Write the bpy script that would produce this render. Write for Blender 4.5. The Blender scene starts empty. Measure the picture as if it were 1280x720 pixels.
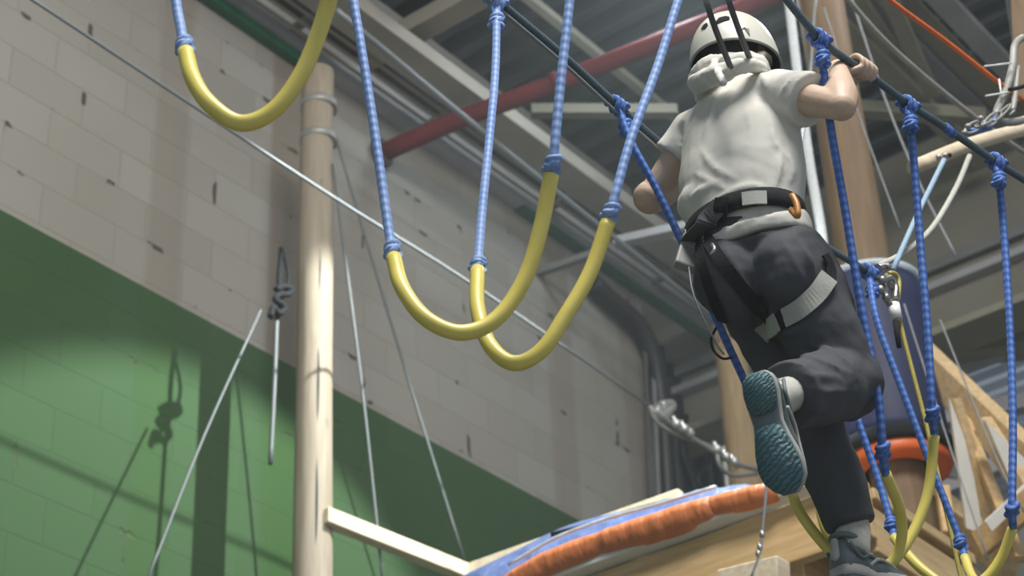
import bpy, bmesh, math, random
from mathutils import Vector, Matrix
from mathutils.bvhtree import BVHTree
random.seed(4)
S = bpy.context.scene
C = S.collection
PI = math.pi

# ------------------------------------------------------------------ camera
F = 2487.0
WX = Vector((2287, 1474, 2487)).normalized()
WZ = Vector((-190, -3900, 2487)); WZ = (WZ - WZ.dot(WX) * WX).normalized()
WY = WZ.cross(WX)
CAM = Vector((0, 0, 1.6))
def to_world(c): return Vector((WX.dot(c), WY.dot(c), WZ.dot(c)))
def ray(px, py): return to_world(Vector((px - 640, py - 360, F)))
VIEW = to_world(Vector((0, 0, 1)))
cd = bpy.data.cameras.new('camera'); co = bpy.data.objects.new('camera', cd); C.objects.link(co)
r_, u_, b_ = to_world(Vector((1, 0, 0))), to_world(Vector((0, -1, 0))), -VIEW
co.matrix_world = Matrix(((r_.x, u_.x, b_.x, CAM.x), (r_.y, u_.y, b_.y, CAM.y), (r_.z, u_.z, b_.z, CAM.z), (0, 0, 0, 1)))
cd.sensor_width = 36; cd.lens = F / 1280 * 36; cd.clip_end = 200
cd.dof.use_dof = True; cd.dof.focus_distance = 4.75; cd.dof.aperture_fstop = 5.0
S.camera = co
HAZE = .004

# ------------------------------------------------------------------ light
S.view_settings.view_transform = 'Standard'; S.view_settings.look = 'None'
S.view_settings.gamma = 1; S.view_settings.use_curve_mapping = False
S.view_settings.exposure = 0.0
w = bpy.data.worlds.new('world'); S.world = w; w.use_nodes = True
w.node_tree.nodes['Background'].inputs[0].default_value = (.80, .90, 1.0, 1)
w.node_tree.nodes['Background'].inputs[1].default_value = 0.46
def area(name, loc, size, power, target, color=(1, .97, .92), sizey=None):
    l = bpy.data.lights.new(name, 'AREA'); l.energy = power; l.color = color
    l.shape = 'RECTANGLE'; l.size = size; l.size_y = sizey or size
    o = bpy.data.objects.new(name, l); C.objects.link(o); o.location = loc
    o.rotation_euler = (Vector(target) - Vector(loc)).to_track_quat('-Z', 'Y').to_euler(); return o
def spot(name, loc, target, power, angle, blend, radius, color=(1, 1, 1)):
    l = bpy.data.lights.new(name, 'SPOT'); l.energy = power; l.color = color
    l.spot_size = math.radians(angle); l.spot_blend = blend; l.shadow_soft_size = radius
    o = bpy.data.objects.new(name, l); C.objects.link(o); o.location = loc
    o.rotation_euler = (Vector(target) - Vector(loc)).to_track_quat('-Z', 'Y').to_euler(); return o
area('unseen_hall_light', (1.6, -.6, 10.2), 2.6, 860, (3.2, 2.0, 4))  # soft light added out of view to brighten the climber's back
area('unseen_hall_light', (4.6, 4.0, 10.3), .9, 45, (4.6, 4.0, 0))
area('unseen_hall_light', (8.6, 2.4, 10.3), .8, 60, (8.6, 2.6, 0))
area('unseen_hall_light', (15.5, 6.0, 8.6), 2.0, 200, (16, 7, 12), (.86, .90, 1))  # unseen light added to brighten the far bay deck from below
spot('wall_spot', (6.8, 3.3, 9.35), (6.6, 6.1, 4.6), 2400, 60, .22, .04, (.94, 1, .97))
lpos = (8.58, 5.08, 10.30)
pl_ = bpy.data.lights.new('pendant_bulb', 'POINT'); pl_.energy = 55; pl_.color = (.80, .93, 1); pl_.shadow_soft_size = .12
po_ = bpy.data.objects.new('pendant_bulb', pl_); C.objects.link(po_); po_.location = (lpos[0], lpos[1], lpos[2] - .08)
#spot('lamp_glow', (8.9, 4.6, 9.6), (9.1, 4.9, 12), 50, 160, 1, .15, (.75, .9, 1))

# ------------------------------------------------------------------ pixel + depth to place
th = math.radians(-6.8)
U = Vector((math.cos(th), math.sin(th), 0)); V = Vector((-math.sin(th), math.cos(th), 0)); Z = Vector((0, 0, 1))
VA, VB = 2.55, 2.00
def P(px, py, v): d = ray(px, py); return CAM + d * (v / d.dot(V))
def PX(px, py, x): d = ray(px, py); return CAM + d * (x / d.x)
def PY(px, py, y): d = ray(px, py); return CAM + d * (y / d.y)
def PZ(px, py, z): d = ray(px, py); return CAM + d * ((z - 1.6) / d.z)
def PD(px, py, dist): return CAM + ray(px, py).normalized() * dist

# ------------------------------------------------------------------ materials
def nodes(name, rough=.6, metal=0, spec=.5):
    m = bpy.data.materials.new(name); m.use_nodes = True
    nt = m.node_tree; b = nt.nodes['Principled BSDF']
    b.inputs['Roughness'].default_value = rough; b.inputs['Metallic'].default_value = metal
    b.inputs['Specular IOR Level'].default_value = spec
    return m, nt, b
def N(nt, t, **k):
    n = nt.nodes.new(t)
    for a, v in k.items():
        if a in n.inputs: n.inputs[a].default_value = v
        else: setattr(n, a, v)
    return n
def ramp(nt, fac, stops):
    r = nt.nodes.new('ShaderNodeValToRGB'); nt.links.new(fac, r.inputs[0])
    e = r.color_ramp.elements
    while len(e) < len(stops): e.new(.5)
    for i, (p, c) in enumerate(stops): e[i].position = p; e[i].color = (*c, 1)
    return r.outputs[0]
def mixc(nt, fac, a, b, mode='MIX'):
    m = nt.nodes.new('ShaderNodeMix'); m.data_type = 'RGBA'; m.blend_type = mode
    for s, v in ((m.inputs[0], fac), (m.inputs[6], a), (m.inputs[7], b)):
        if isinstance(v, (int, float)): s.default_value = v
        elif isinstance(v, tuple): s.default_value = (*v, 1)
        else: nt.links.new(v, s)
    return m.outputs[2]
def mth(nt, op, a, b=None, clamp=False):
    m = nt.nodes.new('ShaderNodeMath'); m.operation = op; m.use_clamp = clamp
    for s, v in zip(m.inputs, (a, b)):
        if v is None: continue
        if isinstance(v, (int, float)): s.default_value = v
        else: nt.links.new(v, s)
    return m.outputs[0]
def bump(nt, b, h, st, dist=.01):
    n = N(nt, 'ShaderNodeBump'); n.inputs['Strength'].default_value = st; n.inputs['Distance'].default_value = dist
    nt.links.new(h, n.inputs['Height']); nt.links.new(n.outputs[0], b.inputs['Normal'])
def noisy(name, c1, c2, scale=6, rough=.6, metal=0, detail=4, bs=.15, stretch=(1, 1, 1), bd=.005, spec=.5):
    m, nt, b = nodes(name, rough, metal, spec)
    tc = N(nt, 'ShaderNodeTexCoord'); mp = N(nt, 'ShaderNodeMapping'); mp.inputs['Scale'].default_value = stretch
    nt.links.new(tc.outputs['Object'], mp.inputs[0])
    n = N(nt, 'ShaderNodeTexNoise', Scale=scale, Detail=detail); nt.links.new(mp.outputs[0], n.inputs[0])
    nt.links.new(ramp(nt, n.outputs[0], [(.3, c1), (.7, c2)]), b.inputs['Base Color'])
    if bs: bump(nt, b, n.outputs[0], bs, bd)
    return m
def wood(name, c1, c2, axis=2, scale=5, crack=False):
    m, nt, b = nodes(name, .65, 0, .3)
    tc = N(nt, 'ShaderNodeTexCoord'); mp = N(nt, 'ShaderNodeMapping')
    st = [7, 7, 7]; st[axis] = .6; mp.inputs['Scale'].default_value = st
    nt.links.new(tc.outputs['Object'], mp.inputs[0])
    n = N(nt, 'ShaderNodeTexNoise', Scale=scale, Detail=6, Distortion=.6); nt.links.new(mp.outputs[0], n.inputs[0])
    col = ramp(nt, n.outputs[0], [(.3, c1), (.68, c2)])
    v = N(nt, 'ShaderNodeTexVoronoi', Scale=2.6); mp2 = N(nt, 'ShaderNodeMapping')
    st = [1, 1, 1]; st[axis] = .55; mp2.inputs['Scale'].default_value = st
    nt.links.new(tc.outputs['Object'], mp2.inputs[0]); nt.links.new(mp2.outputs[0], v.inputs[0])
    k = ramp(nt, v.outputs['Distance'], [(.04, (1, 1, 1)), (.085, (0, 0, 0))])
    col = mixc(nt, mth(nt, 'MULTIPLY', k, .6), col, tuple(x * .35 for x in c1))
    nt.links.new(col, b.inputs['Base Color']); bump(nt, b, n.outputs[0], .12, .004)
    return m
M = {}
M['pine'] = wood('pine', (.50, .33, .15), (.66, .47, .25), 1)
M['pine_x'] = wood('pine_x', (.46, .32, .16), (.62, .46, .26), 0)
M['pine_pale'] = wood('pine_pale', (.50, .42, .30), (.66, .58, .44), 0)
M['log'] = wood('log', (.165, .112, .066), (.22, .152, .092), 2)
M['white_wood'] = noisy('white_wood', (.62, .62, .60), (.72, .72, .70), 9, .5)
M['steel'] = noisy('steel', (.26, .26, .26), (.42, .42, .41), 40, .38, .9)
M['chrome'] = noisy('bright_steel', (.60, .61, .60), (.75, .76, .75), 40, .3, .7)
M['galv'] = noisy('galvanised', (.27, .27, .25), (.36, .36, .34), 14, .5, .3)
M['cable'] = noisy('wire_cable', (.17, .19, .20), (.28, .30, .32), 300, .5, .3)
M['guy'] = noisy('guy_line', (.10, .115, .12), (.16, .175, .18), 200, .6, .2)
M['dark_cable'] = noisy('dark_cable', (.05, .055, .05), (.09, .09, .085), 80, .7)
M['black'] = noisy('black_webbing', (.012, .013, .015), (.022, .024, .026), 160, .9, 0, 4, .15, (1, 1, 1), .005, .15)
M['strap_dark'] = noisy('dark_strap', (.06, .065, .07), (.10, .105, .11), 200, .7)
M['grey_strap'] = noisy('grey_webbing', (.33, .34, .31), (.42, .43, .39), 220, .6, 0, 4, .3, (1, 1, 1), .001)
M['buckle'] = noisy('grey_plastic', (.20, .21, .20), (.27, .28, .265), 30, .5)
M['red'] = noisy('red_pipe', (.11, .012, .016), (.15, .018, .022), 6, .75, 0, 4, .1, (1, 1, 1), .005, .2)
M['green'] = noisy('green_paint', (.015, .10, .05), (.02, .14, .07), 6, .4)
M['concrete'] = noisy('concrete_beam', (.30, .28, .24), (.37, .345, .30), 3, .85, 0, 8)
M['deck'] = noisy('roof_deck', (.062, .075, .084), (.09, .102, .11), 2, .45, .25, 3, .02)
M['header'] = noisy('header_panel', (.17, .16, .125), (.21, .20, .16), 1.2, .8, 0, 3, .02)
M['beam_beige'] = noisy('beige_steel', (.27, .25, .20), (.33, .31, .25), 3, .6)
M['beam_olive'] = noisy('olive_steel', (.23, .22, .165), (.29, .275, .205), 3, .6)
M['beam_grey'] = noisy('grey_steel', (.30, .30, .31), (.40, .40, .41), 3, .5)
M['beam_dim'] = noisy('dim_steel', (.14, .145, .14), (.18, .185, .175), 3, .6)
M['beam_grey2'] = noisy('mid_grey_steel', (.20, .205, .21), (.26, .265, .27), 3, .55)
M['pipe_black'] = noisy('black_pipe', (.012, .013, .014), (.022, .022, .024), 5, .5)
M['floor'] = noisy('floor', (.16, .16, .15), (.22, .21, .2), 3, .6)
M['orange'] = noisy('orange_vinyl', (.50, .15, .05), (.58, .19, .07), 7, .4, 0, 2, .55, (1, 2.2, 1), .04)
M['blue_vinyl'] = noisy('blue_vinyl', (.07, .11, .27), (.13, .18, .36), 6, .32, 0, 6, .9, (1, 1, 1), .05)
M['navy'] = noisy('navy_vinyl', (.010, .016, .062), (.014, .021, .08), 3, .6, 0, 4, .3, (1, 1, .3), .02)
M['orange_flat'] = noisy('orange_base', (.60, .11, .02), (.68, .14, .03), 5, .45)
M['pale_blue'] = noisy('pale_blue_vinyl', (.42, .52, .62), (.56, .64, .72), 14, .4, 0, 4, .6, (1, 1, 1), .02)
M['orange_cable'] = noisy('orange_cable', (.75, .13, .02), (.85, .18, .03), 60, .4)
M['white_rope'] = noisy('white_rope', (.62, .66, .68), (.80, .84, .86), 150, .8, 0, 4, 1, (1, 1, .3), .01)
M['pale_rope'] = noisy('pale_rope', (.40, .40, .36), (.52, .52, .47), 120, .8)
M['lightblue_rope'] = noisy('light_blue_rope', (.22, .34, .46), (.32, .44, .56), 120, .7)
M['yellow_rope'] = noisy('yellow_rope', (.36, .30, .06), (.50, .42, .10), 160, .5)
M['helmet'] = noisy('helmet_shell', (.60, .60, .53), (.63, .63, .56), 3, .3, 0, 2, 0)
M['skin'] = noisy('skin', (.50, .36, .265), (.56, .41, .31), 14, .55, 0, 4, .04, (1, 1, 1), .002)
M['hair'] = noisy('hair', (.03, .022, .016), (.07, .05, .038), 60, .55, 0, 5, .8, (1, 1, .15), .004)
M['sock'] = noisy('sock', (.44, .44, .40), (.52, .52, .47), 60, .9)
M['shoe_grey'] = noisy('shoe_grey', (.055, .08, .085), (.16, .20, .21), 26, .6)
M['shoe_pale'] = noisy('shoe_pale', (.36, .36, .34), (.46, .46, .43), 30, .55)
M['sole_blue'] = noisy('sole_mid', (.10, .14, .16), (.14, .18, .20), 30, .6)
M['orange_gear'] = noisy('orange_gear', (.42, .17, .03), (.52, .22, .05), 9, .4)
M['white_plastic'] = noisy('white_plastic', (.7, .72, .72), (.8, .8, .8), 9, .4)

def tread():
    m, nt, b = nodes('teal_tread', .6)
    tc = N(nt, 'ShaderNodeTexCoord')
    wv = N(nt, 'ShaderNodeTexWave', Scale=16.0, Distortion=5.0, Detail=2.0); wv.inputs['Detail Scale'].default_value = 1.5
    wv.bands_direction = 'X'; nt.links.new(tc.outputs['Generated'], wv.inputs[0])
    wv.inputs['Scale'].default_value = 4.5
    nt.links.new(ramp(nt, wv.outputs[0], [(.2, (.05, .115, .135)), (.65, (.08, .19, .215))]), b.inputs['Base Color'])
    bump(nt, b, wv.outputs[0], .6, .004); return m
M['tread'] = tread()
def cloth(name, c1, c2, ws, bstr, dist, rough=.85):
    m, nt, b = nodes(name, rough, 0, .25)
    tc = N(nt, 'ShaderNodeTexCoord')
    n = N(nt, 'ShaderNodeTexNoise', Scale=ws, Detail=1.5, Distortion=.5); nt.links.new(tc.outputs['Object'], n.inputs[0])
    n2 = N(nt, 'ShaderNodeTexNoise', Scale=400, Detail=2); nt.links.new(tc.outputs['Object'], n2.inputs[0])
    nt.links.new(ramp(nt, n2.outputs[0], [(.3, c1), (.7, c2)]), b.inputs['Base Color'])
    bump(nt, b, n.outputs[0], bstr, dist); return m
M['shirt'] = cloth('shirt_cotton', (.61, .60, .55), (.66, .65, .595), 8, .38, .03)
M['pants'] = cloth('pants_cloth', (.062, .066, .076), (.074, .078, .088), 9, .5, .03)
def braid(name, ca, cb, cc, k=38, fl=.62):
    m, nt, b = nodes(name, .6, 0, .4)
    uv = N(nt, 'ShaderNodeUVMap'); sp = N(nt, 'ShaderNodeSeparateXYZ'); nt.links.new(uv.outputs[0], sp.inputs[0])
    u6 = mth(nt, 'MULTIPLY', sp.outputs[0], 4 * 2 * PI / 2); vk = mth(nt, 'MULTIPLY', sp.outputs[1], k * 2 * PI)
    a = mth(nt, 'SINE', mth(nt, 'ADD', mth(nt, 'MULTIPLY', u6, 1), vk)); c = mth(nt, 'SINE', mth(nt, 'SUBTRACT', mth(nt, 'MULTIPLY', u6, 1), vk))
    h = mth(nt, 'ADD', mth(nt, 'MULTIPLY', mth(nt, 'MULTIPLY', a, c), .5), .5)
    n = N(nt, 'ShaderNodeTexNoise', Scale=9, Detail=3); tc = N(nt, 'ShaderNodeTexCoord'); nt.links.new(tc.outputs['Object'], n.inputs[0])
    base = mixc(nt, ramp(nt, n.outputs[0], [(.35, (0, 0, 0)), (.65, (1, 1, 1))]), ca, cb)
    col = mixc(nt, ramp(nt, h, [(fl - .1, (0, 0, 0)), (fl + .3, (1, 1, 1))]), base, cc)
    nt.links.new(col, b.inputs['Base Color']); bump(nt, b, h, .5, .003)
    return m
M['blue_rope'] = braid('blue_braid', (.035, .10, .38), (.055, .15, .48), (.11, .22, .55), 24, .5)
M['light_rope'] = braid('pale_blue_braid', (.16, .28, .60), (.23, .36, .66), (.29, .41, .69), 24, .5)  # paler blue braid for the three empty stirrups
M['handline'] = braid('handline', (.045, .075, .10), (.06, .10, .13), (.11, .16, .19), 60, .7)
M['yellow'] = noisy('yellow_hose', (.66, .56, .11), (.76, .65, .16), 12, .38, 0, 3, .05)

def wall_mat():
    m, nt, b = nodes('block_wall', .9, 0, .2)
    tc = N(nt, 'ShaderNodeTexCoord'); sp = N(nt, 'ShaderNodeSeparateXYZ'); nt.links.new(tc.outputs['Object'], sp.inputs[0])
    x, z = sp.outputs[0], sp.outputs[2]
    cb = N(nt, 'ShaderNodeCombineXYZ'); nt.links.new(x, cb.inputs[0]); nt.links.new(z, cb.inputs[1])
    br = N(nt, 'ShaderNodeTexBrick', Scale=1.0); nt.links.new(cb.outputs[0], br.inputs[0])
    br.inputs['Brick Width'].default_value = .5; br.inputs['Row Height'].default_value = .25; br.inputs['Mortar Size'].default_value = .0045
    br.inputs['Mortar Smooth'].default_value = .4; br.offset = .42; br.inputs['Bias'].default_value = 0
    br.inputs['Color1'].default_value = (.252, .241, .214, 1); br.inputs['Color2'].default_value = (.288, .279, .254, 1)
    br.inputs['Mortar'].default_value = (.228, .216, .192, 1)
    n = N(nt, 'ShaderNodeTexNoise', Scale=1.3, Detail=5); nt.links.new(tc.outputs['Object'], n.inputs[0])
    col = mixc(nt, mth(nt, 'MULTIPLY', ramp(nt, n.outputs[0], [(.35, (0, 0, 0)), (.7, (1, 1, 1))]), .35), br.outputs[0], (.272, .248, .205))
    # stone-grey render patches in the joints and chipped holes
    nh = N(nt, 'ShaderNodeTexNoise', Scale=5.5, Detail=2.5); mp = N(nt, 'ShaderNodeMapping'); mp.inputs['Scale'].default_value = (1.0, 1.0, .8)
    nt.links.new(tc.outputs['Object'], mp.inputs[0]); nt.links.new(mp.outputs[0], nh.inputs[0])
    nb = N(nt, 'ShaderNodeTexBrick', Scale=1.0); nt.links.new(cb.outputs[0], nb.inputs[0])
    nb.inputs['Brick Width'].default_value = .5; nb.inputs['Row Height'].default_value = .25; nb.inputs['Mortar Size'].default_value = .024; nb.offset = .42; nb.inputs['Mortar Smooth'].default_value = 1
    hole = mth(nt, 'MULTIPLY', ramp(nt, nh.outputs[0], [(.655, (0, 0, 0)), (.68, (1, 1, 1))]), ramp(nt, nb.outputs['Fac'], [(.1, (0, 0, 0)), (.5, (1, 1, 1))]))
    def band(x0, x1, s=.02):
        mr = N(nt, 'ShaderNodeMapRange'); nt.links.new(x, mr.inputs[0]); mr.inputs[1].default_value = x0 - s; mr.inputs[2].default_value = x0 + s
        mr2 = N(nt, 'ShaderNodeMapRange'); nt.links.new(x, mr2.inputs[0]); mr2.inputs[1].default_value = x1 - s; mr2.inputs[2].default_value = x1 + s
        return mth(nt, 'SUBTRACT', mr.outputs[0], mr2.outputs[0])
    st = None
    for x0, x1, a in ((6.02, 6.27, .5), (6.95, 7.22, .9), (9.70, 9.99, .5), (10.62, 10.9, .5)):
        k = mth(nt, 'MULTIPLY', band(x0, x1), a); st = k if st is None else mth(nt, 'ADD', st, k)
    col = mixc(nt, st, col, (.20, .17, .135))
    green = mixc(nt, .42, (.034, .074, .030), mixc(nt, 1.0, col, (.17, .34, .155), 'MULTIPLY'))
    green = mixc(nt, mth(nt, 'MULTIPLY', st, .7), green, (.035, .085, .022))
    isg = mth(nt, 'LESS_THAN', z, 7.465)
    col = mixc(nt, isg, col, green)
    col = mixc(nt, mth(nt, 'MULTIPLY', hole, mth(nt, 'SUBTRACT', 1.0, mth(nt, 'MULTIPLY', isg, .75))), col, (.075, .065, .052))
    nt.links.new(col, b.inputs['Base Color'])
    hh = mth(nt, 'ADD', mth(nt, 'MULTIPLY', br.outputs['Fac'], -1), mth(nt, 'MULTIPLY', hole, -2)); bump(nt, b, hh, .5, .008)
    return m
M['wall'] = wall_mat()

# ------------------------------------------------------------------ mesh helpers
class MB:
    def __init__(s): s.v = []; s.f = []; s.uv = []; s.smooth = []
    def face(s, idx, uvs=None, smooth=True):
        s.f.append(tuple(idx)); s.uv.append(uvs or [(0, 0)] * len(idx)); s.smooth.append(smooth)
    def loft(s, rings, caps=True, closed=True, smooth=True, vlen=None):
        n = len(rings[0]); base = len(s.v); L = 0
        for r in rings: s.v += [tuple(p) for p in r]
        ls = [0]
        for i in range(1, len(rings)):
            L += (sum((Vector(p) for p in rings[i]), Vector()) / n - sum((Vector(p) for p in rings[i - 1]), Vector()) / n).length; ls.append(L)
        for i in range(len(rings) - 1):
            for j in range(n if closed else n - 1):
                k = (j + 1) % n
                a, b, c, d = base + i * n + j, base + i * n + k, base + (i + 1) * n + k, base + (i + 1) * n + j
                s.face((a, b, c, d), [(j / n, ls[i]), ((j + 1) / n, ls[i]), ((j + 1) / n, ls[i + 1]), (j / n, ls[i + 1])], smooth)
        if caps:
            s.face([base + j for j in reversed(range(n))], None, False); e = base + (len(rings) - 1) * n
            s.face([e + j for j in range(n)], None, False)
        return s
    def chain(s, pts, ra, rb=None, ref=None, n=14, caps=True, round_ends=False, flat=1):
        pts = [Vector(p) for p in pts]; m = len(pts)
        ra = [ra] * m if isinstance(ra, (int, float)) else list(ra)
        rb = ra if rb is None else ([rb] * m if isinstance(rb, (int, float)) else list(rb))
        if round_ends:
            t0 = (pts[0] - pts[1]).normalized(); t1 = (pts[-1] - pts[-2]).normalized()
            def cap(p, t, a, b, sgn):
                out = []
                for q in (.35, .7, .95): out.append((p + t * (a + b) / 2 * q, a * math.sqrt(1 - q * q), b * math.sqrt(1 - q * q)))
                return out
            h = cap(pts[0], t0, ra[0], rb[0], 1)[::-1]; e = cap(pts[-1], t1, ra[-1], rb[-1], 1)
            pts = [q[0] for q in h] + pts + [q[0] for q in e]
            ra = [q[1] for q in h] + ra + [q[1] for q in e]; rb = [q[2] for q in h] + rb + [q[2] for q in e]; m = len(pts)
        rings = []; prev = None
        for i in range(m):
            t = (pts[min(i + 1, m - 1)] - pts[max(i - 1, 0)]).normalized()
            if ref is not None: a = ref - ref.dot(t) * t
            else:
                if prev is None: prev = Vector((0, 0, 1)) if abs(t.z) < .8 else Vector((1, 0, 0))
                a = prev - prev.dot(t) * t
            a.normalize(); prev = a; b = t.cross(a)
            rings.append([pts[i] + a * ra[i] * math.cos(2 * PI * j / n) + b * rb[i] * math.sin(2 * PI * j / n) for j in range(n)])
        return s.loft(rings, caps)
    def tube(s, pts, r, n=10, sub=6, caps=True):
        return s.chain(spline(pts, sub), r, n=n, caps=caps)
    def bar(s, a, b, w, h, up=Z):
        a, b = Vector(a), Vector(b); t = (b - a).normalized(); side = t.cross(up).normalized(); u = side.cross(t)
        rings = [[p + side * x * w / 2 + u * y * h / 2 for x, y in ((-1, -1), (1, -1), (1, 1), (-1, 1))] for p in (a, b)]
        return s.loft(rings, True, True, False)
    def box(s, lo, hi):
        lo, hi = Vector(lo), Vector(hi)
        return s.bar(((lo.x), (lo.y + hi.y) / 2, (lo.z + hi.z) / 2), (hi.x, (lo.y + hi.y) / 2, (lo.z + hi.z) / 2), hi.y - lo.y, hi.z - lo.z)
    def ell(s, c, rx, ry, rz, ax=None, n=18, m=10):
        c = Vector(c); A = ax or (Vector((1, 0, 0)), Vector((0, 1, 0)), Vector((0, 0, 1)))
        rings = []
        for i in range(m + 1):
            t = PI * (i + .02) / (m + .04)
            rings.append([c + A[0] * rx * math.sin(t) * math.cos(2 * PI * j / n) + A[1] * ry * math.sin(t) * math.sin(2 * PI * j / n) - A[2] * rz * math.cos(t) for j in range(n)])
        return s.loft(rings)
    def build(s, name, mat, parent=None, bevel=0, label=None):
        me = bpy.data.meshes.new(name); me.from_pydata(s.v, [], s.f); uvl = me.uv_layers.new(name='UVMap')
        k = 0
        for f, u in zip(s.f, s.uv):
            for q in u: uvl.data[k].uv = q; k += 1
        me.polygons.foreach_set('use_smooth', s.smooth); me.validate()
        bm = bmesh.new(); bm.from_mesh(me); bmesh.ops.recalc_face_normals(bm, faces=bm.faces); bm.to_mesh(me); bm.free()
        me.materials.append(mat); o = bpy.data.objects.new(name, me); C.objects.link(o)
        if parent is not None: o.parent = parent; o.matrix_parent_inverse = Matrix.Translation(world_loc(parent)).inverted()
        if bevel:
            b = o.modifiers.new('bevel', 'BEVEL'); b.width = bevel; b.segments = 2; b.limit_method = 'ANGLE'
        if label: o['label'] = label
        return o
def world_loc(o): return Vector(o.location) if o.parent is None else Vector((0, 0, 0))
def spline(pts, sub=6):
    pts = [Vector(p) for p in pts]
    if len(pts) < 3: return pts
    out = []; q = [pts[0] * 2 - pts[1]] + pts + [pts[-1] * 2 - pts[-2]]
    for i in range(1, len(q) - 2):
        a, b, c, d = q[i - 1], q[i], q[i + 1], q[i + 2]
        for k in range(sub):
            t = k / sub
            out.append(.5 * ((2 * b) + (c - a) * t + (2 * a - 5 * b + 4 * c - d) * t * t + (3 * b - a - 3 * c + d) * t ** 3))
    out.append(pts[-1]); return out
def tag(o, label, cat, group=None, kind=None):
    o['label'] = label; o['category'] = cat
    if group: o['group'] = group
    if kind: o['kind'] = kind
    return o
def thing(name, label, cat, loc, group=None):
    o = bpy.data.objects.new(name, None); C.objects.link(o); o.location = loc; o.empty_display_size = .1
    return tag(o, label, cat, group)
def struct(name, mb, mat, bevel=0):
    o = mb.build(name, mat, None, bevel); o['kind'] = 'structure'; return o

# ------------------------------------------------------------------ the hall
X0, X1, Y0, Y1, H = -6.0, 26.0, -7.0, 7.0, 10.75
struct('floor', MB().box((X0, Y0, -.2), (X1, 13, 0)), M['floor'])
wl = MB().box((X0, 7.0, 0), (10.97, 7.35, H)); struct('wall_left', wl, M['wall'])
struct('wall_back', MB().box((X1, Y0, 0), (X1 + .3, 13, H)), M['header'])
struct('wall_recess', MB().box((11.0, 8.6, 0), (X1, 8.9, H)), M['concrete'])
prof = []
x = X0; pitch = .25
while x < X1:
    prof += [(x, H), (x + .08, H), (x + .11, H + .13), (x + .22, H + .13)]; x += pitch
rings = [[Vector((a, y, b)) for a, b in prof] + [Vector((a, y, b + .03)) for a, b in reversed(prof)] for y in (Y0, 8.7)]
struct('ceiling', MB().loft(rings, True, True, False), M['deck'])
hd = MB().box((12.0, Y0, 9.06), (12.25, 8.6, H)); struct('wall_end', hd, M['header'])
hd = MB().box((11.93, Y0, 9.57), (12.02, 8.6, 9.66)); struct('trim_1', hd, M['beam_dim'])
hd = MB().box((11.9, Y0, 9.40), (12.05, 8.6, 9.46)); struct('trim_2', hd, M['beam_grey'])
hd = MB().box((11.9, Y0, 9.02), (12.3, 8.6, 9.08)); struct('trim_3', hd, M['beam_olive'])
# edge beam on the block wall, tray slots, pale beam
g = MB().box((X0, 6.89, 9.73), (11.9, 6.998, 9.93)); struct('trim_4', g, M['beam_grey'])
g = MB().box((X0, 6.93, 9.66), (7.3, 6.998, 9.73)); struct('trim_5', g, M['green'])
g = MB().box((9.4, 6.91, 9.705), (11.9, 6.998, 9.73)); struct('trim_8', g, M['green'])
g = MB().box((X0, 6.36, 9.73), (11.9, 6.60, 9.84)); struct('trim_6', g, M['concrete'])
g = MB().box((X0, 6.60, 9.95), (11.9, 6.998, 10.0)); struct('slot_shade_sheet', g, M['pipe_black'])  # added black sheet over the slats, stands in for shade in the slots
tr = thing('cable_tray', 'long slotted grey tray running under the roof beside the block wall', 'cable tray', (8.0, 6.62, 9.8))
for y, hw in ((6.685, .014), (6.765, .014), (6.845, .014)): MB().box((X0, y - hw, 9.78), (11.9, y + hw, 9.79)).build('slat', M['beam_beige'], tr)
for k in range(13):
    xx = X0 + 1 + k * 1.33; MB().box((xx, 6.60, 9.80), (xx + .05, 6.90, 9.84)).build('rung', M['beam_dim'], tr)
def pbeam(name, label, a, b, w, h, mat, n=0):
    o = MB().bar(a, b, w, h).build(name, M[mat]); return tag(o, label, 'beam')
pbeam('cross_beam', 'grey cross beam beneath the roof above the wooden pole top', PZ(395, 105, 10.0), PZ(640, -30, 10.0), .16, .12, 'beam_beige')
def wbeam(p, z, w, h, name, label, mat, x0=2.0, x1=11.99):
    q = PZ(*p, z); o = MB().box((x0, q.y - w / 2, z), (x1, q.y + w / 2, z + h)).build(name, M[mat]); return tag(o, label, 'beam')
wbeam((1130, 112), 10.3, .15, .08, 'roof_beam', 'pale beige roof beam passing behind the gripping hand', 'beam_beige')
wbeam((1135, 70), 10.35, .26, .08, 'roof_beam', 'wide grey roof beam just above the gripping hand', 'beam_grey2')
wbeam((1190, 68), 10.4, .16, .06, 'roof_beam', 'olive roof beam behind the orange cable', 'beam_olive')
wbeam((1218, 46), 10.35, .15, .06, 'roof_beam', 'light grey roof beam nearest the steel hook', 'beam_grey')
wbeam((745, 70), 10.5, .06, .06, 'roof_beam', 'narrow pale purlin crossing the dark deck beside the helmet', 'beam_beige', 4, 11.99)
def pxbar(name, label, p, q, z, w, h, mat, cat='beam', z2=None):
    return tag(MB().bar(PZ(*p, z), PZ(*q, z2 or z), w, h).build(name, M[mat]), label, cat)
pxbar('roof_strut', 'pale horizontal strut under the deck left of the climber', (664, 139), (846, 139), 10.2, .08, .08, 'beam_olive', 'strut')
pxbar('roof_strut', 'short pale strut under the deck beneath the gripping hand', (1068, 136), (1230, 146), 10.2, .10, .10, 'beam_olive', 'strut')
pxbar('roof_strut', 'steep beige strut left of the orange cable', (1104, -20), (1165, 118), 10.2, .10, .08, 'beam_beige', 'strut')
pxbar('roof_strut', 'steep olive strut crossing behind the orange cable', (1060, -20), (1112, 60), 10.25, .10, .08, 'beam_olive', 'strut')
lp = thing('pendant_lamp', 'round high bay lamp glowing under the roof above the helmet', 'lamp', lpos)
L_ = Vector(lpos); M['lamp'] = noisy('lamp_glass', (.9, .95, 1), (.9, .95, 1), 3, .4, 0, 2, 0)
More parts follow.
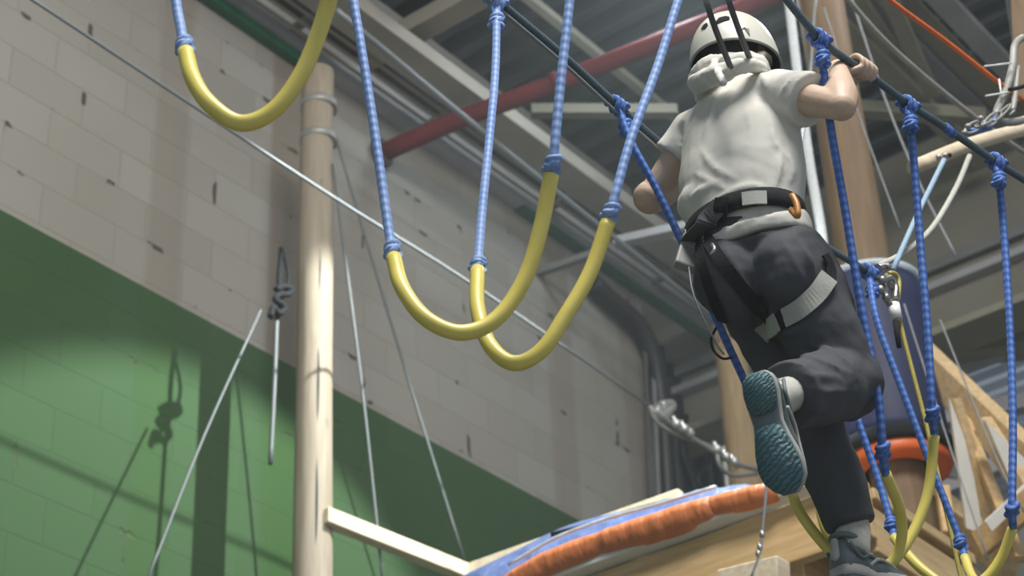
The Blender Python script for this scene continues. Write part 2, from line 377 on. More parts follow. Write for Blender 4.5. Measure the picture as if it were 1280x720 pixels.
b__ = M['lamp'].node_tree.nodes['Principled BSDF']; b__.inputs['Emission Color'].default_value = (.8, .93, 1, 1); b__.inputs['Emission Strength'].default_value = 14
MB().loft([[L_ + Vector((r * math.cos(a * PI / 16), r * math.sin(a * PI / 16), z)) for a in range(32)] for r, z in ((.22, .0), (.20, .06), (.10, .20), (.05, .24))], True).build('shade', M['galv'], lp)
MB().loft([[L_ + Vector((r * math.cos(a * PI / 16), r * math.sin(a * PI / 16), z)) for a in range(32)] for r, z in ((.19, -.005), (.19, .01))], True).build('diffuser', M['lamp'], lp)
MB().chain([L_ + Z * .24, L_ + Z * .45], .012, n=8).build('stem', M['dark_cable'], lp)
# red sprinkler pipe
a, b_, c_ = PY(474, 193, 6.99), PZ(690, 106, 9.55), PZ(900, 22, 9.85)
rp = thing('sprinkler_pipe', 'dark red pipe crossing from the block wall to the roof deck', 'pipe', a)
MB().tube([a, (a + b_) / 2 + Z * .02, b_, c_, c_ + (c_ - b_)], .062, 16, 4).build('pipe', M['red'], rp)
MB().chain([a + Vector((0, .005, 0)), a + (b_ - a).normalized() * .05], [.1, .1], n=16).build('wall_flange', M['dark_cable'], rp, label='dark round wall flange')
for t in (.0,):
    MB().chain([b_, b_ + (c_ - b_).normalized() * .05], .078, n=16).build('coupling', M['red'], rp)
# braces near the dark pipes
def rod(name, label, pts, r, mat, cat, n=8, group=None):
    return tag(MB().tube(pts, r, n, 5).build(name, M[mat]), label, cat, group)
pxbar('wall_bracket', 'slim grey bracket bar below the edge beam between the stirrups', (640, 352), (745, 316), 9.3, .05, .05, 'beam_dim', 'bracket')
pxbar('wall_bracket', 'grey bracket bar pointing at the lone bent elbow', (768, 304), (872, 281), 9.35, .09, .06, 'beam_grey', 'bracket')
# black vertical services in the recess
for i, (px, r, lab) in enumerate([(826, .08, 'thin black riser pipe hugging the block wall corner'), (838, .13, 'thickest black riser pipe in the dark recess'), (853, .06, 'slim black riser pipe between the thick one and the bent pair'), (868, .10, 'black riser pipe at the middle of the recess'), (886, .08, 'black riser pipe next to the short wooden post')]):
    q = PY(px, 520, 7.35 + i * .12)
    rp = MB().tube([(q.x, q.y, 0.0), (q.x, q.y, 7.0), (q.x, q.y, 9.0), (q.x, q.y, 9.7)], r, 12, 3); tag(rp.build('riser_pipe', M['pipe_black']), lab, 'pipe')
q = [PY(740, 352, 6.9), PY(768, 378, 6.9), PY(795, 402, 6.9), PY(812, 432, 6.9), PY(822, 470, 6.92), PY(830, 540, 6.95), PY(836, 640, 7.0)]
rod('cable_bundle', 'thick black cable bundle bending down past the block wall corner', q, .07, 'pipe_black', 'cable', 10)
for i, (pp, lab) in enumerate([([(806, 420), (809, 520), (813, 640)], 'thin grey conduit at the very corner of the block wall'), ([(816, 440), (819, 520), (824, 640)], 'narrow grey conduit just past the block wall corner')]):
    rod('conduit', lab, [PY(*p, 6.93) for p in pp], .018 if i == 0 else .022, 'dark_cable' if i == 0 else 'beam_dim', 'conduit')
for i, (pp, lab) in enumerate([([(858, 520), (853, 560), (862, 590), (880, 640)], 'loose black cable loop behind the mat end'), ([(885, 540), (888, 575), (872, 600), (900, 640)], 'second loose black cable hanging beside the loop')]):
    rod('hanging_cable', lab, [PY(*p, 7.3) for p in pp], .022, 'pipe_black', 'cable')

hz = bpy.data.materials.new('haze'); hz.use_nodes = True; nt = hz.node_tree; nt.nodes.clear()
vo = nt.nodes.new('ShaderNodeOutputMaterial'); vs = nt.nodes.new('ShaderNodeVolumeScatter'); vs.inputs['Density'].default_value = HAZE; vs.inputs['Color'].default_value = (.86, .95, 1, 1); vs.inputs['Anisotropy'].default_value = .2
nt.links.new(vs.outputs[0], vo.inputs['Volume'])
hb_ = MB().box((-1.5, -2.5, .5), (11.89, 6.99, 10.74)).build('haze', hz); hb_['kind'] = 'stuff'; hb_['label'] = 'thin bluish haze filling the air of the hall'; hb_['category'] = 'haze'

# ------------------------------------------------------------------ wooden poles
def pole(name, label, x, y, z0, z1, r0, r1, mat, bands=(), crack=True):
    t = thing(name, label, 'pole', (x, y, z0)); m = MB(); zz = []; rr = []
    k = 40
    for i in range(k + 1):
        s = i / k; zz.append(Vector((x + .012 * math.sin(s * 5), y, z0 + (z1 - z0) * s))); rr.append((r0 + (r1 - r0) * s) * (1 + .015 * math.sin(s * 31)))
    m.chain(zz, rr, n=28); m.build('shaft', mat, t)
    for b in bands:
        MB().chain([Vector((x, y, b)), Vector((x, y, b + .05))], r1 + .012, n=28).build('steel_band', M['galv'], t)
    if crack:
        d = Vector((CAM.x - x, CAM.y - y, 0)).normalized(); d.rotate(Matrix.Rotation(.15, 3, 'Z'))
        pts = [Vector((x, y, 0)) + d * (r0 + (r1 - r0) * ((q - z0) / (z1 - z0)) - .001) + Z * q + V * .006 * math.sin(q * 9) for q in [z0 + .3 + i * .12 for i in range(int((z1 - z0 - .9) / .12))]]
        MB().chain(pts, .0065, n=6).build('split', M['dark_cable'], t, label='long dark drying split')
    return t
pl = PY(395, 400, 6.3)
M['log_pale'] = wood('log_pale', (.25, .205, .15), (.32, .275, .21), 2)
pole('wooden_pole', 'tall weathered wooden pole with steel bands standing by the green wall', pl.x, 6.3, 0, 8.93, .112, .093, M['log_pale'], (8.66, 8.42))
q = PY(925, 540, 6.3)
M['log_tan'] = wood('log_tan', (.36, .25, .13), (.48, .34, .19), 2)
pole('wooden_pole', 'plain wooden post behind the raised teal shoe sole', q.x + .02, 6.3, 0, 9.2, .13, .12, M['log_tan'], (), False)
# thick post with the padded cuff
PXp, PYp = 8.0, 3.73
pt = pole('wooden_post', 'thick brown wooden post rising behind the climber through the navy pad', PXp, PYp, 0, 10.75, .155, .125, M['log'], (), False)
pad = thing('post_pad', 'navy blue padded cuff with orange base wrapped round the thick post', 'pad', (PXp, PYp, 5.95))
def ring_pts(r, z, n=40, a=0): return [Vector((PXp + r * math.cos(2 * PI * j / n), PYp + r * math.sin(2 * PI * j / n), z)) for j in range(n)]
m = MB(); m.loft([ring_pts(r, z) for r, z in ((.17, 6.98), (.255, 6.98), (.268, 6.95), (.270, 6.8), (.272, 6.3), (.275, 6.1), (.262, 6.045), (.17, 6.04))], False); m.build('padding', M['navy'], pad)
m = MB(); m.loft([ring_pts(r, z) for r, z in ((.165, 5.99), (.29, 5.99), (.30, 6.01), (.30, 6.045), (.29, 6.06), (.165, 6.06))], False); m.build('black_rim', M['black'], pad)
m = MB(); m.loft([ring_pts(r, z) for r, z in ((.165, 5.93), (.26, 5.93), (.27, 5.95), (.27, 5.985), (.26, 5.995), (.165, 6.0))], False); m.build('orange_base', M['orange_flat'], pad)
m = MB(); m.loft([ring_pts(r, z + .0) for r, z in ((.13, 7.02), (.24, 7.01), (.278, 6.995), (.278, 6.975), (.26, 6.965))], False); m.build('top_cover', M['pale_blue'], pad)
# fluffy white rope down the post
rod('post_rope', 'fluffy white rope running down along the thick brown post', [PX(981, -40, 7.7), PX(993, 60, 7.7), PX(1003, 140, 7.7), PX(1013, 210, 7.7), PX(1026, 285, 7.7), PX(1031, 330, 7.7)], .026, 'white_rope', 'rope', 10)
rod('thin_rope', 'thin grey line between the white rope and the thick post', [PX(1020, -10, 7.3), PX(1011, 120, 7.3), PX(1000, 190, 7.3), PX(996, 260, 7.3)], .008, 'cable', 'rope')

# ------------------------------------------------------------------ platform
zp = 5.20
def plank(name, label, a, b, w, h, mat, cat='board', group=None, up=Z):
    return tag(MB().bar(a, b, w, h, up).build(name, M[mat], None, .006), label, cat, group)
yA, yB = 5.2, 3.2
plank('platform_edge', 'white painted edge board under the orange mat', (6.5, yA, zp), (6.5, yB, zp), .10, .045, 'white_wood')
plank('fascia_beam', 'wide pale pine beam carrying the white edge board', (6.56, yA, 5.045), (6.56, yB, 5.045), .06, .25, 'pine')
plank('platform_deck', 'timber deck boards of the raised platform seen from below', (6.62, 4.2, 5.14), (7.5, 4.2, 5.14), 2.0, .05, 'pine_x', 'platform')
for i, (y, lab) in enumerate([(4.45, 'floor joist under the platform at its far end'), (3.95, 'floor joist under the middle of the platform'), (3.6, 'floor joist under the platform by the lower leg'), (3.26, 'floor joist at the near end of the platform')]):
    plank('floor_joist', lab, (6.6, y, 4.98), (7.5, y, 4.98), .09, .20, 'pine_x', 'joist')
plank('cross_joist', 'brown timber beam below the fascia behind the standing shoe', (7.0, 5.0, 4.78), (7.0, 3.2, 4.78), .12, .2, 'pine')
plank('round_rail_end', 'cut end of a pale log beneath the fascia beam', PX(905, 730, 6.35), PX(980, 712, 6.35), .1, .09, 'pine_pale', 'log')
a = PY(405, 645, 6.2); b = PZ(583, 716, a.z)
plank('handrail', 'pale timber rail running from the tall pole to the mat', a, b, .07, .085, 'pine_pale', 'rail')
plank('handrail', 'thin timber rail behind the blue mat against the wall', b + Vector((0, .02, 0)), PX(852, 621, b.x + .1), .06, .075, 'pine_pale', 'rail')
plank('platform_bracket', 'short pine block under the white edge board', PX(770, 712, 6.9), PX(800, 705, 6.9), .1, .14, 'pine', 'block')
# mat
def sheet(fr, bk, nx, ny, bulge, dep, wob=0):
    f, g = spline(fr, nx), spline(bk, nx); n = min(len(f), len(g)); rings = []
    for i in range(n):
        r = []
        for j in range(ny + 1):
            s = j / ny; p = f[i].lerp(g[i], s) + Vector((-.6, 0, .8)) * bulge * math.sin(PI * s) + Vector((0, 0, wob * math.sin(i * 1.7 + j) * math.sin(PI * s))); r.append(p)
        for j in range(ny, -1, -1):
            s = j / ny; p = f[i].lerp(g[i], s) + Vector((dep, 0, -.03)); r.append(p)
        rings.append(r)
    return MB().loft(rings, True)
mat = thing('crash_mat', 'crumpled blue vinyl mat with a rolled orange edge lying on the platform', 'mat', (6.6, 4.2, 5.25))
fr = [PX(640, 735, 6.5), PX(700, 702, 6.5), PX(765, 678, 6.5), PX(830, 655, 6.5), PX(900, 630, 6.5), PX(960, 618, 6.5)]
bk = [PX(560, 728, 6.85), PX(640, 690, 6.85), PX(712, 656, 6.85), PX(800, 634, 6.85), PX(880, 613, 6.85), PX(955, 611, 6.85)]
sheet(fr, bk, 6, 8, .03, .1, .012).build('blue_cover', M['blue_vinyl'], mat)
c_ = [PX(640, 731, 6.46), PX(690, 705, 6.46), PX(755, 679, 6.46)], [PX(758, 678, 6.46), PX(820, 660, 6.46), PX(886, 637, 6.46)], [PX(889, 634, 6.46), PX(925, 626, 6.46), PX(965, 616, 6.46)]
for i, (seg, ra) in enumerate(zip(c_, (.062, .064, .050))):
    pts = spline(seg, 10); n = len(pts)
    MB().chain(pts, [ra * (1 + .02 * math.sin(k * .9 + i)) * (.80 + .20 * math.sin(PI * (k + .5) / n) ** .5) for k in range(n)], n=20, round_ends=True).build('edge_roll', M['orange'], mat)
pts = [p + Vector((-.02, 0, .055)) for p in spline([PX(640, 722, 6.5), PX(700, 688, 6.5), PX(765, 664, 6.5), PX(830, 646, 6.5), PX(900, 625, 6.5)], 6)]
MB().chain(pts, .008, n=8).build('pale_piping', M['pale_blue'], mat)
pts = spline([PX(690, 668, 6.7), PX(740, 655, 6.7), PX(800, 636, 6.7), PX(880, 616, 6.7)], 6)
MB().chain(pts, .012, n=8).build('black_seam', M['black'], mat)

# timber roof frame at the right
def pp(p, d): return PD(p[0], p[1], d)
def timber(label, p, q, w, h, mat, d=9.5, d2=None, name='timber_beam', cat='beam'):
    return tag(MB().bar(pp(p, d), pp(q, d2 or d), w, h, VIEW.cross(Z).cross(VIEW)).build(name, M[mat], None, .006), label, cat)
timber('broad pine rafter sloping down behind the yellow rope', (1120, 418), (1300, 590), .09, .17, 'pine_x', 10.2, 9.6, 'rafter')
timber('upright pine strut below the broad rafter', (1192, 500), (1252, 690), .05, .06, 'pine_x', 9.7, 9.6, 'strut')
timber('slanting pine strut meeting the rafter near the frame corner', (1228, 530), (1300, 640), .06, .10, 'pine_x', 9.5, 9.2, 'strut')
timber('long diagonal pine brace under the rafter', (1200, 510), (1275, 700), .05, .05, 'pine', 9.9, 9.2, 'strut')
def prism(label, px, d, dep, mat, name='painted_board'):
    f_ = [PD(*p, d) for p in px]; b__ = [p + VIEW * dep for p in f_]
    return tag(MB().loft([f_, b__], True, True, False).build(name, M[mat]), label, 'board')
prism('white painted panel narrowing upward between two pine struts', [(1186, 496), (1206, 548), (1218, 600), (1230, 668), (1208, 660), (1199, 590)], 9.4, .04, 'white_wood')
prism('white painted board in the fork between rafter and slanting strut', [(1232, 526), (1290, 582), (1290, 628), (1262, 596)], 9.3, .04, 'white_wood')
prism('thin white painted board low behind the outermost stirrup', [(1232, 652), (1290, 598), (1290, 618), (1240, 664)], 9.1, .03, 'white_wood')
timber('pine board beside the outermost yellow stirrup', (1225, 680), (1310, 610), .05, .12, 'pine', 9.3, 9.0)
timber('brown beam running down behind the middle stirrups', (1130, 600), (1262, 702), .10, .15, 'pine_x', 10.4, 9.6)
timber('lower brown beam crossing behind the stirrup bottoms', (1090, 640), (1230, 745), .10, .13, 'pine_x', 10.6, 9.8)
timber('short pale beam under the lower brown beam', (1140, 690), (1210, 745), .10, .13, 'pine', 10.0, 9.8)
timber('grey white slab at the bottom behind the outermost stirrup', (1215, 715), (1310, 670), .05, .30, 'beam_grey', 10.5, 10.2, 'grey_slab', 'slab')
timber('short upright pine stub beside the padded post', (1178, 610), (1186, 668), .06, .07, 'pine', 9.3, 9.2)
# second bay frames
for i, (p, q, w, mt, lab) in enumerate([((1135, 440), (1300, 420), .25, 'beam_olive', 'olive ceiling beam in the far bay above the rafter'), ((1180, 470), (1300, 425), .08, 'beam_grey', 'pale grey frame bar in the far bay'), ((1150, 530), (1300, 500), .12, 'beam_grey', 'light steel rail in the far bay behind the struts'), ((1160, 620), (1300, 560), .12, 'beam_grey', 'second light steel rail lower in the far bay'), ((1100, 560), (1210, 600), .1, 'beam_dim', 'dim steel rail next to the padded post')]):
    tag(MB().bar(PD(*p, 15.5), PD(*q, 15.5), w, w).build('steel_rail', M[mt]), lab, 'rail')

# ------------------------------------------------------------------ wires and lines
def wire(label, pts, r, mat='cable', name='steel_cable', cat='cable'):
    return rod(name, label, pts, r, mat, cat)
wire('long thin steel cable crossing the block wall from upper corner to the clamps', [PY(-30, -47, 5.6), PY(400, 236, 5.6), PY(585, 352, 5.6), PY(812, 507, 5.6)], .0085)
wire('taut pale grey cable running in front of the cable tray', [PY(420, 12, 6.2), PY(640, 195, 6.2), PY(875, 382, 6.2), PY(960, 450, 6.2), PY(960, 450, 6.2) + (PY(960, 450, 6.2) - PY(875, 382, 6.2)) * ((11.95 - PY(960, 450, 6.2).x) / (PY(960, 450, 6.2).x - PY(875, 382, 6.2).x))], .019, 'cable')
wire('dark thin guy line crossing the pale wall right of the pole', [PY(420, 172, 6.4), PY(500, 440, 6.4), PY(582, 706, 6.4)], .008, 'guy')
wire('light guy line hanging close beside the tall pole', [PY(416, 205, 6.2), PY(452, 480, 6.2), PY(480, 740, 6.2)], .008, 'guy')
wire('slanting pale guy line left of the tall pole', [PY(326, 388, 6.32), PY(255, 545, 6.32), PY(180, 735, 6.3)], .007, 'guy')
bk_ = thing('knotted_strap', 'black looped knot hanging on a thin line left of the tall pole', 'strap', PY(352, 310, 6.28))
MB().tube([PY(p[0], p[1], 6.31) for p in ((352, 310), (349, 345), (349, 372), (346, 400))], .014, 8, 4).build('loop', M['black'], bk_)
MB().tube([PY(p[0], p[1], 6.30) for p in ((352, 310), (359, 335), (360, 355), (353, 372), (347, 380), (339, 398))], .011, 8, 5).build('loop', M['black'], bk_)
MB().tube([PY(p[0], p[1], 6.28) for p in ((345, 362), (355, 358), (365, 362), (360, 368), (350, 368), (344, 374), (352, 380), (356, 386), (349, 392), (342, 384), (338, 396))], .017, 8, 5).build('knot', M['black'], bk_)
MB().tube([PY(346, 395, 6.31), PY(343, 480, 6.31), PY(338, 580, 6.31)], .012, 8, 5).build('tail_line', M['guy'], bk_)
# clamps at the end of the long cable
cl = thing('cable_clamps', 'pair of shiny cable clamps and loops at the end of the long steel cable', 'cable clamp', PY(820, 515, 5.6))
MB().tube([PY(p[0], p[1], 5.6) for p in ((812, 507), (822, 528), (845, 543), (880, 555), (905, 566))], .014, 8, 5).build('loop', M['galv'], cl)
MB().tube([PY(p[0], p[1], 5.58) for p in ((830, 522), (850, 538), (885, 560), (915, 578), (960, 590))], .016, 8, 5).build('loop', M['galv'], cl)
MB().tube([PY(p[0], p[1], 5.56) for p in ((896, 566), (900, 582), (915, 594), (945, 592))], .014, 8, 5).build('loop', M['galv'], cl)
MB().tube([PY(p[0], p[1], 5.58) for p in ((818, 510), (828, 520), (840, 508), (836, 505), (825, 508))], .03, 10, 4).build('thimble', M['chrome'], cl)
for i, (a_, b2) in enumerate(((846, 530), (856, 536), (862, 541), (897, 562), (908, 571), (918, 577))):
    c = PY(a_, b2, 5.55); m = MB(); m.ell(c, .035, .03, .03); m.chain([c + Vector((-.04, 0, .04)), c + Vector((.03, 0, -.04))], .013, n=8); m.build('clamp', M['chrome'], cl)
wc = thing('hanging_wire', 'thin wire with turnbuckle hanging in front of the fascia beam', 'wire', PX(955, 640, 6.3))
MB().tube([PX(p[0], p[1], 6.3) for p in ((958, 560), (958, 610), (953, 665), (950, 690), (938, 725))], .006, 6, 4).build('wire', M['cable'], wc)
for a_ in ((953, 668), (950, 684), (948, 692)): MB().ell(PX(*a_, 6.3), .012, .012, .018).build('link', M['steel'], wc)
for lab, pts, r in [('faint thin line under the roof right of the gripping hand', ((1058, -20), (1105, 120), (1150, 230), (1195, 320)), .011),
                    ('faint thin line between the thick post and the first blue knots', ((1030, 10), (1062, 110), (1090, 190), (1125, 285)), .008),
                    ('thin line rising behind the outermost blue rope', ((1130, 380), (1178, 530), (1235, 700)), .008),
                    ('thin line at the frame edge crossing the rafter', ((1175, 400), (1240, 560), (1280, 640)), .008)]:
    wire(lab, [PX(*p, 7.6) for p in pts], r * .6)
wire('grey steel cable passing from the roof to behind the handline', [P(1040, -25, 3.0), P(1110, 55, 3.0), P(1210, 140, 3.0), P(1300, 205, 3.0)], .011, 'galv')

# ------------------------------------------------------------------ handlines
A_px = [(90, -560), (200, -420), (330, -270), (430, -165), (540, -75), (622, 0), (700, 66), (772, 132), (828, 181), (870, 208), (930, 245), (1005, 291), (1045, 316), (1088, 341)]
B_px = [(400, -640), (510, -500), (620, -370), (725, -260), (880, -115), (960, -30), (990, 8), (1028, 52), (1060, 76), (1092, 98), (1137, 131), (1190, 165), (1247, 204), (1290, 231), (1420, 315)]
def handline(label, px, v, extra=None):
    t = thing('handline', label, 'rope', P(*px[5], v))
    MB().tube([P(*p, v) for p in px], .0098, 12, 8).build('sheathed_cable', M['handline'], t)
    if extra:
        MB().tube([P(p[0] - 5, p[1] + 5, v) for p in px[:9]], .0045, 8, 8).build('thin_cable', M['cable'], t)
    return t
handline('far dark blue handline crossing behind the climber toward the shackle', A_px, VA, True)
handline('near dark blue handline gripped by the bare hand', B_px, VB)

def knot(mb, c, axis, R, r, turns=2.3):
    axis = axis.normalized(); a = axis.cross(VIEW).normalized(); b = axis.cross(a)
    pts = []
    for i in range(int(turns * 10) + 1):
        t = i / 10 * 2 * PI; h = (i / (turns * 10) - .5) * R * 1.7
        pts.append(c + axis * h + (a * math.cos(t) + b * math.sin(t)) * R * (.62 + .1 * math.sin(t * 1.7)))
    mb.chain(pts, r, n=8)
    mb.chain(spline([c + a * R * .7 - axis * R * .8, c - VIEW * R * .8 + a * .1 * R, c - a * R * .75 + axis * R * .7], 6), r, n=8, round_ends=True)
    mb.ell(c, R * .78, R * .78, R * .95)
def stirrup(label, hose, ropeL, ropeR, vL, vR, mat='blue_rope', kA=True, kB=True, hs=.0155, rr=.0098, ko=.0):
    """hose: pixel course; ropeL/ropeR: pixel course from handline knot to hose end (None = hidden)."""
    n = len(hose); t = thing('stirrup', label, 'stirrup', P(*hose[0], vL), 'yellow hose stirrups hanging between the handlines')
    hp = [P(*p, vL + (vR - vL) * i / (n - 1)) for i, p in enumerate(hose)]
    MB().tube(hp, hs, 18, 8).build('yellow_hose', M['yellow'], t)
    for rp, v0, v1, end, nx, kk in ((ropeL, VA, vL, hp[0], hp[1], kA), (ropeR, VB, vR, hp[-1], hp[-2], kB)):
        if not rp: continue
        m = len(rp); pts = [P(*p, v0 + (v1 - v0) * i / m) for i, p in enumerate(rp)] + [end, end + (nx - end).normalized() * .03]
        MB().chain(spline(pts, 8), rr, n=12).build('rope', M[mat], t)
        k = MB(); d = (end - pts[-3]).normalized(); kc = end + (pts[-3] - end).normalized() * (.020 + ko); knot(k, kc, d, .0165, .0085, 2); k.build('knot', M[mat], t, label='round blue knot above the hose end')
        if kk:
            # wraps round the handline, then a barrel knot just below
            ld = (U + Z * -.1).normalized(); k = MB(); pts = []
            for i in range(26):
                q = i / 10 * 2 * PI; pts.append(P(*rp[0], v0) + ld * (i / 26 - .5) * .045 + (V * math.cos(q) + Z * math.sin(q)) * .0165)
            k.chain(pts, .0078, n=8)
            d = (P(*rp[1], v0) - P(*rp[0], v0)).normalized(); knot(k, P(*rp[0], v0) + d * .062, d, .018, .009, 2.2)
            k.chain([P(*rp[0], v0) + d * .01 + ld * .008, P(*rp[0], v0) + d * .05], .009, n=8); k.chain([P(*rp[0], v0) + d * .01 - ld * .008, P(*rp[0], v0) + d * .05], .009, n=8)
            k.build('hitch_knot', M[mat], t, label='blue hitch tied round the handline')
    return t
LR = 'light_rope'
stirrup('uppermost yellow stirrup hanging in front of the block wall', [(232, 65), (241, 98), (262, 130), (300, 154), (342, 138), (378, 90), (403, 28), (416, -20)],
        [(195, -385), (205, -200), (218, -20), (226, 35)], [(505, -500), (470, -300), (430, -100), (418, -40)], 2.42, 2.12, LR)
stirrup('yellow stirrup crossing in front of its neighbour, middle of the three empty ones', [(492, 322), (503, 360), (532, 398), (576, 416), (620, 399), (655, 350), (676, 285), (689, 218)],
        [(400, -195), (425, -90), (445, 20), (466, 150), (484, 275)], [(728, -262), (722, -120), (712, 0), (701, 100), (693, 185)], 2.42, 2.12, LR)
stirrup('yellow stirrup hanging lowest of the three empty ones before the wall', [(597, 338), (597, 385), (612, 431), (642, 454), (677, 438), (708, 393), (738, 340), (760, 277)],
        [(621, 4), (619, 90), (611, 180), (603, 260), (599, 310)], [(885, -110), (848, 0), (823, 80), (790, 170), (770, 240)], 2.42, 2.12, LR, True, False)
stirrup('yellow stirrup the climber stands on, hung from knots either side', [(987, 605), (1000, 640), (1028, 678), (1058, 706), (1088, 717), (1115, 703), (1127, 672), (1124, 635), (1107, 592)],
        [(772, 133), (790, 180), (820, 235), (852, 302), (905, 420), (960, 540)], [(1025, 50), (1037, 150), (1056, 260), (1076, 380), (1098, 500), (1103, 560)], 2.46, 2.16, hs=.0125, ko=.035)
stirrup('yellow stirrup just behind the one being stood on', [(1022, 600), (1030, 655), (1052, 692), (1082, 712), (1112, 705), (1140, 668), (1160, 615), (1168, 545)],
        None, [(1136, 133), (1143, 210), (1150, 300), (1160, 420), (1165, 510)], 2.46, 2.16, hs=.0125, ko=.035)
stirrup('yellow stirrup with its low bottom cut by the frame, before the timber frame', [(1118, 672), (1133, 692), (1158, 716), (1190, 735), (1225, 728), (1250, 700), (1266, 660)],
        [(1006, 293), (1030, 380), (1066, 505), (1098, 600), (1114, 655)], [(1246, 204), (1254, 280), (1262, 400), (1266, 520), (1265, 635)], 2.46, 2.16, hs=.0125, ko=.035)
stirrup('outermost yellow stirrup hanging from the knot beside the shackle', [(1206, 697), (1216, 722), (1240, 745), (1275, 748), (1310, 715), (1330, 650)],
        [(1086, 341), (1096, 400), (1125, 480), (1165, 585), (1198, 670)], [(1360, 275), (1352, 400), (1340, 560), (1332, 620)], 2.46, 2.16, hs=.0125, ko=.035)
# splice wraps on the handlines
for lab, px, v in (('short blue splice wrap on the near handline past the second knot', (1186, 163), VB),):
    d = U; c = P(*px, v); k = MB(); k.chain([c - d * .02 - Z * -.003, c + d * .02 - Z * .003], .0125, n=10); tag(k.build('splice_wrap', M['blue_rope']), lab, 'wrap')

# shackle, thimble and yellow tail
sh = thing('shackle', 'dark steel shackle and thimble where the far handline ends', 'shackle', P(1100, 345, VA))
MB().tube([P(*p, VA) for p in ((1086, 343), (1096, 346), (1108, 350), (1118, 362), (1120, 378))], .012, 10, 5).build('bow', M['steel'], sh)
MB().tube([P(*p, VA - .01) for p in ((1098, 335), (1106, 334))], .011, 10, 2).build('pin', M['steel'], sh)
MB().ell(P(1109, 333, VA - .01), .010, .010, .010).build('pin_head', M['galv'], sh, label='pale rounded pin head')
for p in ((1103, 350), (1101, 362), (1108, 372)): MB().ell(P(*p, VA - .02), .013, .013, .013).build('nut', M['steel'], sh)
MB().tube([P(*p, VA - .01) for p in ((1113, 382), (1106, 368), (1106, 352), (1114, 348), (1120, 358), (1119, 374))], .009, 8, 5).build('thimble', M['steel'], sh)
yt = thing('yellow_tail_rope', 'thin yellow rope looped through the thimble and running down past the stirrups', 'rope', P(1120, 400, VA))
MB().tube([P(*p, VA) for p in ((1117, 384), (1107, 366), (1106, 347), (1116, 341), (1124, 352), (1122, 385), (1128, 415), (1140, 462), (1160, 540), (1183, 640), (1205, 740))], .0065, 8, 6).build('rope', M['yellow_rope'], yt)
MB().chain([P(1117, 380, VA), P(1121, 400, VA)], .017, n=12).build('ferrule', M['white_plastic'], yt, label='white wrapped ferrule')
MB().chain([P(1120, 402, VA), P(1121, 415, VA), P(1124, 434, VA)], [.009, .008, .007], n=10).build('cut_end', M['black'], yt, label='taped black rope end')
rod('pale_cord', 'slack pale cord curving up from the shackle to the round rail', [P(*p, 2.62) for p in ((1097, 333), (1130, 316), (1165, 285), (1195, 235), (1212, 195))], .0095, 'pale_rope', 'rope')
rod('light_blue_cord', 'taut light blue cord from the shackle to the rail bracket', [P(1116, 338, 2.6), P(1146, 270, 2.6), P(1180, 200, 2.6)], .0085, 'lightblue_rope', 'rope')

# round wooden rail with bracket and hook assembly
rl = thing('round_rail', 'round pine rail crossing behind the near handline', 'rail', P(1145, 205, 2.72))
MB().tube([P(1140, 210, 2.9), P(1215, 180, 2.8), P(1300, 156, 2.7)], .026, 20, 5).build('rail', M['pine_pale'], rl)
for c in ((1172, 196), (1180, 194)): MB().chain([P(*c, 2.80), P(c[0] + 2, c[1] + 2, 2.76)], .009, n=8).build('bolt', M['steel'], rl)
MB().ell(P(1187, 194, 2.79), .008, .008, .008).build('bolt_hole', M['black'], rl)
hk = thing('steel_hook', 'big pale aluminium pulley hook hanging at the frame edge', 'hook', P(1260, 90, 2.4))
MB().tube([P(*p, 2.45) for p in ((1290, 150), (1299, 110), (1297, 66), (1282, 48), (1269, 56), (1266, 82), (1258, 112), (1246, 140), (1252, 152), (1272, 152), (1290, 146))], .013, 12, 6).build('body', M['galv'], hk)
MB().tube([P(*p, 2.45) for p in ((1272, 84), (1270, 112), (1266, 140))], .010, 10, 5).build('gate', M['galv'], hk)
for i, (p, q) in enumerate((((1230, 83), (1264, 79)), ((1232, 120), (1262, 115)), ((1249, 99), (1252, 122)), ((1268, 138), (1262, 143)))):
    MB().tube([P(*p, 2.43), P(*q, 2.43)], .0032, 6, 1).build('white_tie', M['white_plastic'], hk, label='thin white cable tie end')
MB().tube([P(*p, 2.45) for p in ((1246, 148), (1235, 158), (1225, 162), (1212, 166))], .013, 8, 5).build('sling', M['blue_rope'], hk, label='blue sling through the links')
for i, (p, q) in enumerate((((1262, 132), (1244, 150)), ((1250, 142), (1232, 156)), ((1238, 150), (1220, 158)), ((1226, 154), (1208, 164)))):
    A_, B_ = P(*p, 2.42), P(*q, 2.42); c = (A_ + B_) / 2; a_ = (B_ - A_) / 2; b2 = (VIEW.cross(a_)).normalized() * (.014 if i % 2 else .005) + VIEW * (.003 if i % 2 else .013)
    MB().chain([c + a_ * math.cos(k * PI / 8) * 1.15 + b2 * math.sin(k * PI / 8) for k in range(17)], .0042, n=8).build('chain_link', M['galv'], hk)
for p in ((1210, 158), (1206, 166), (1226, 148)): MB().ell(P(*p, 2.40), .010, .010, .009).build('nut', M['galv'], hk)
MB().tube([P(*p, 2.4) for p in ((1288, 105), (1272, 110), (1262, 112))], .007, 8, 3).build('black_pull', M['black'], hk)
rod('orange_cable', 'bright orange cable slanting down to the steel hook', [P(1090, -22, 2.46), P(1112, 0, 2.46), P(1180, 50, 2.46), P(1240, 97, 2.46), P(1276, 123, 2.46)], .0085, 'orange_cable', 'cable', 10)
pxbar('grey_upright', 'pale edge of an upright bar above the steel hook', (1262, -10), (1272, 60), 9.0, .05, .05, 'beam_grey', 'bar')
tag(MB().bar(PX(1283, -60, 7.2), PX(1292, 130, 7.2), .12, .12).build('wooden_upright', M['log']), 'brown wooden upright behind the steel hook', 'post')

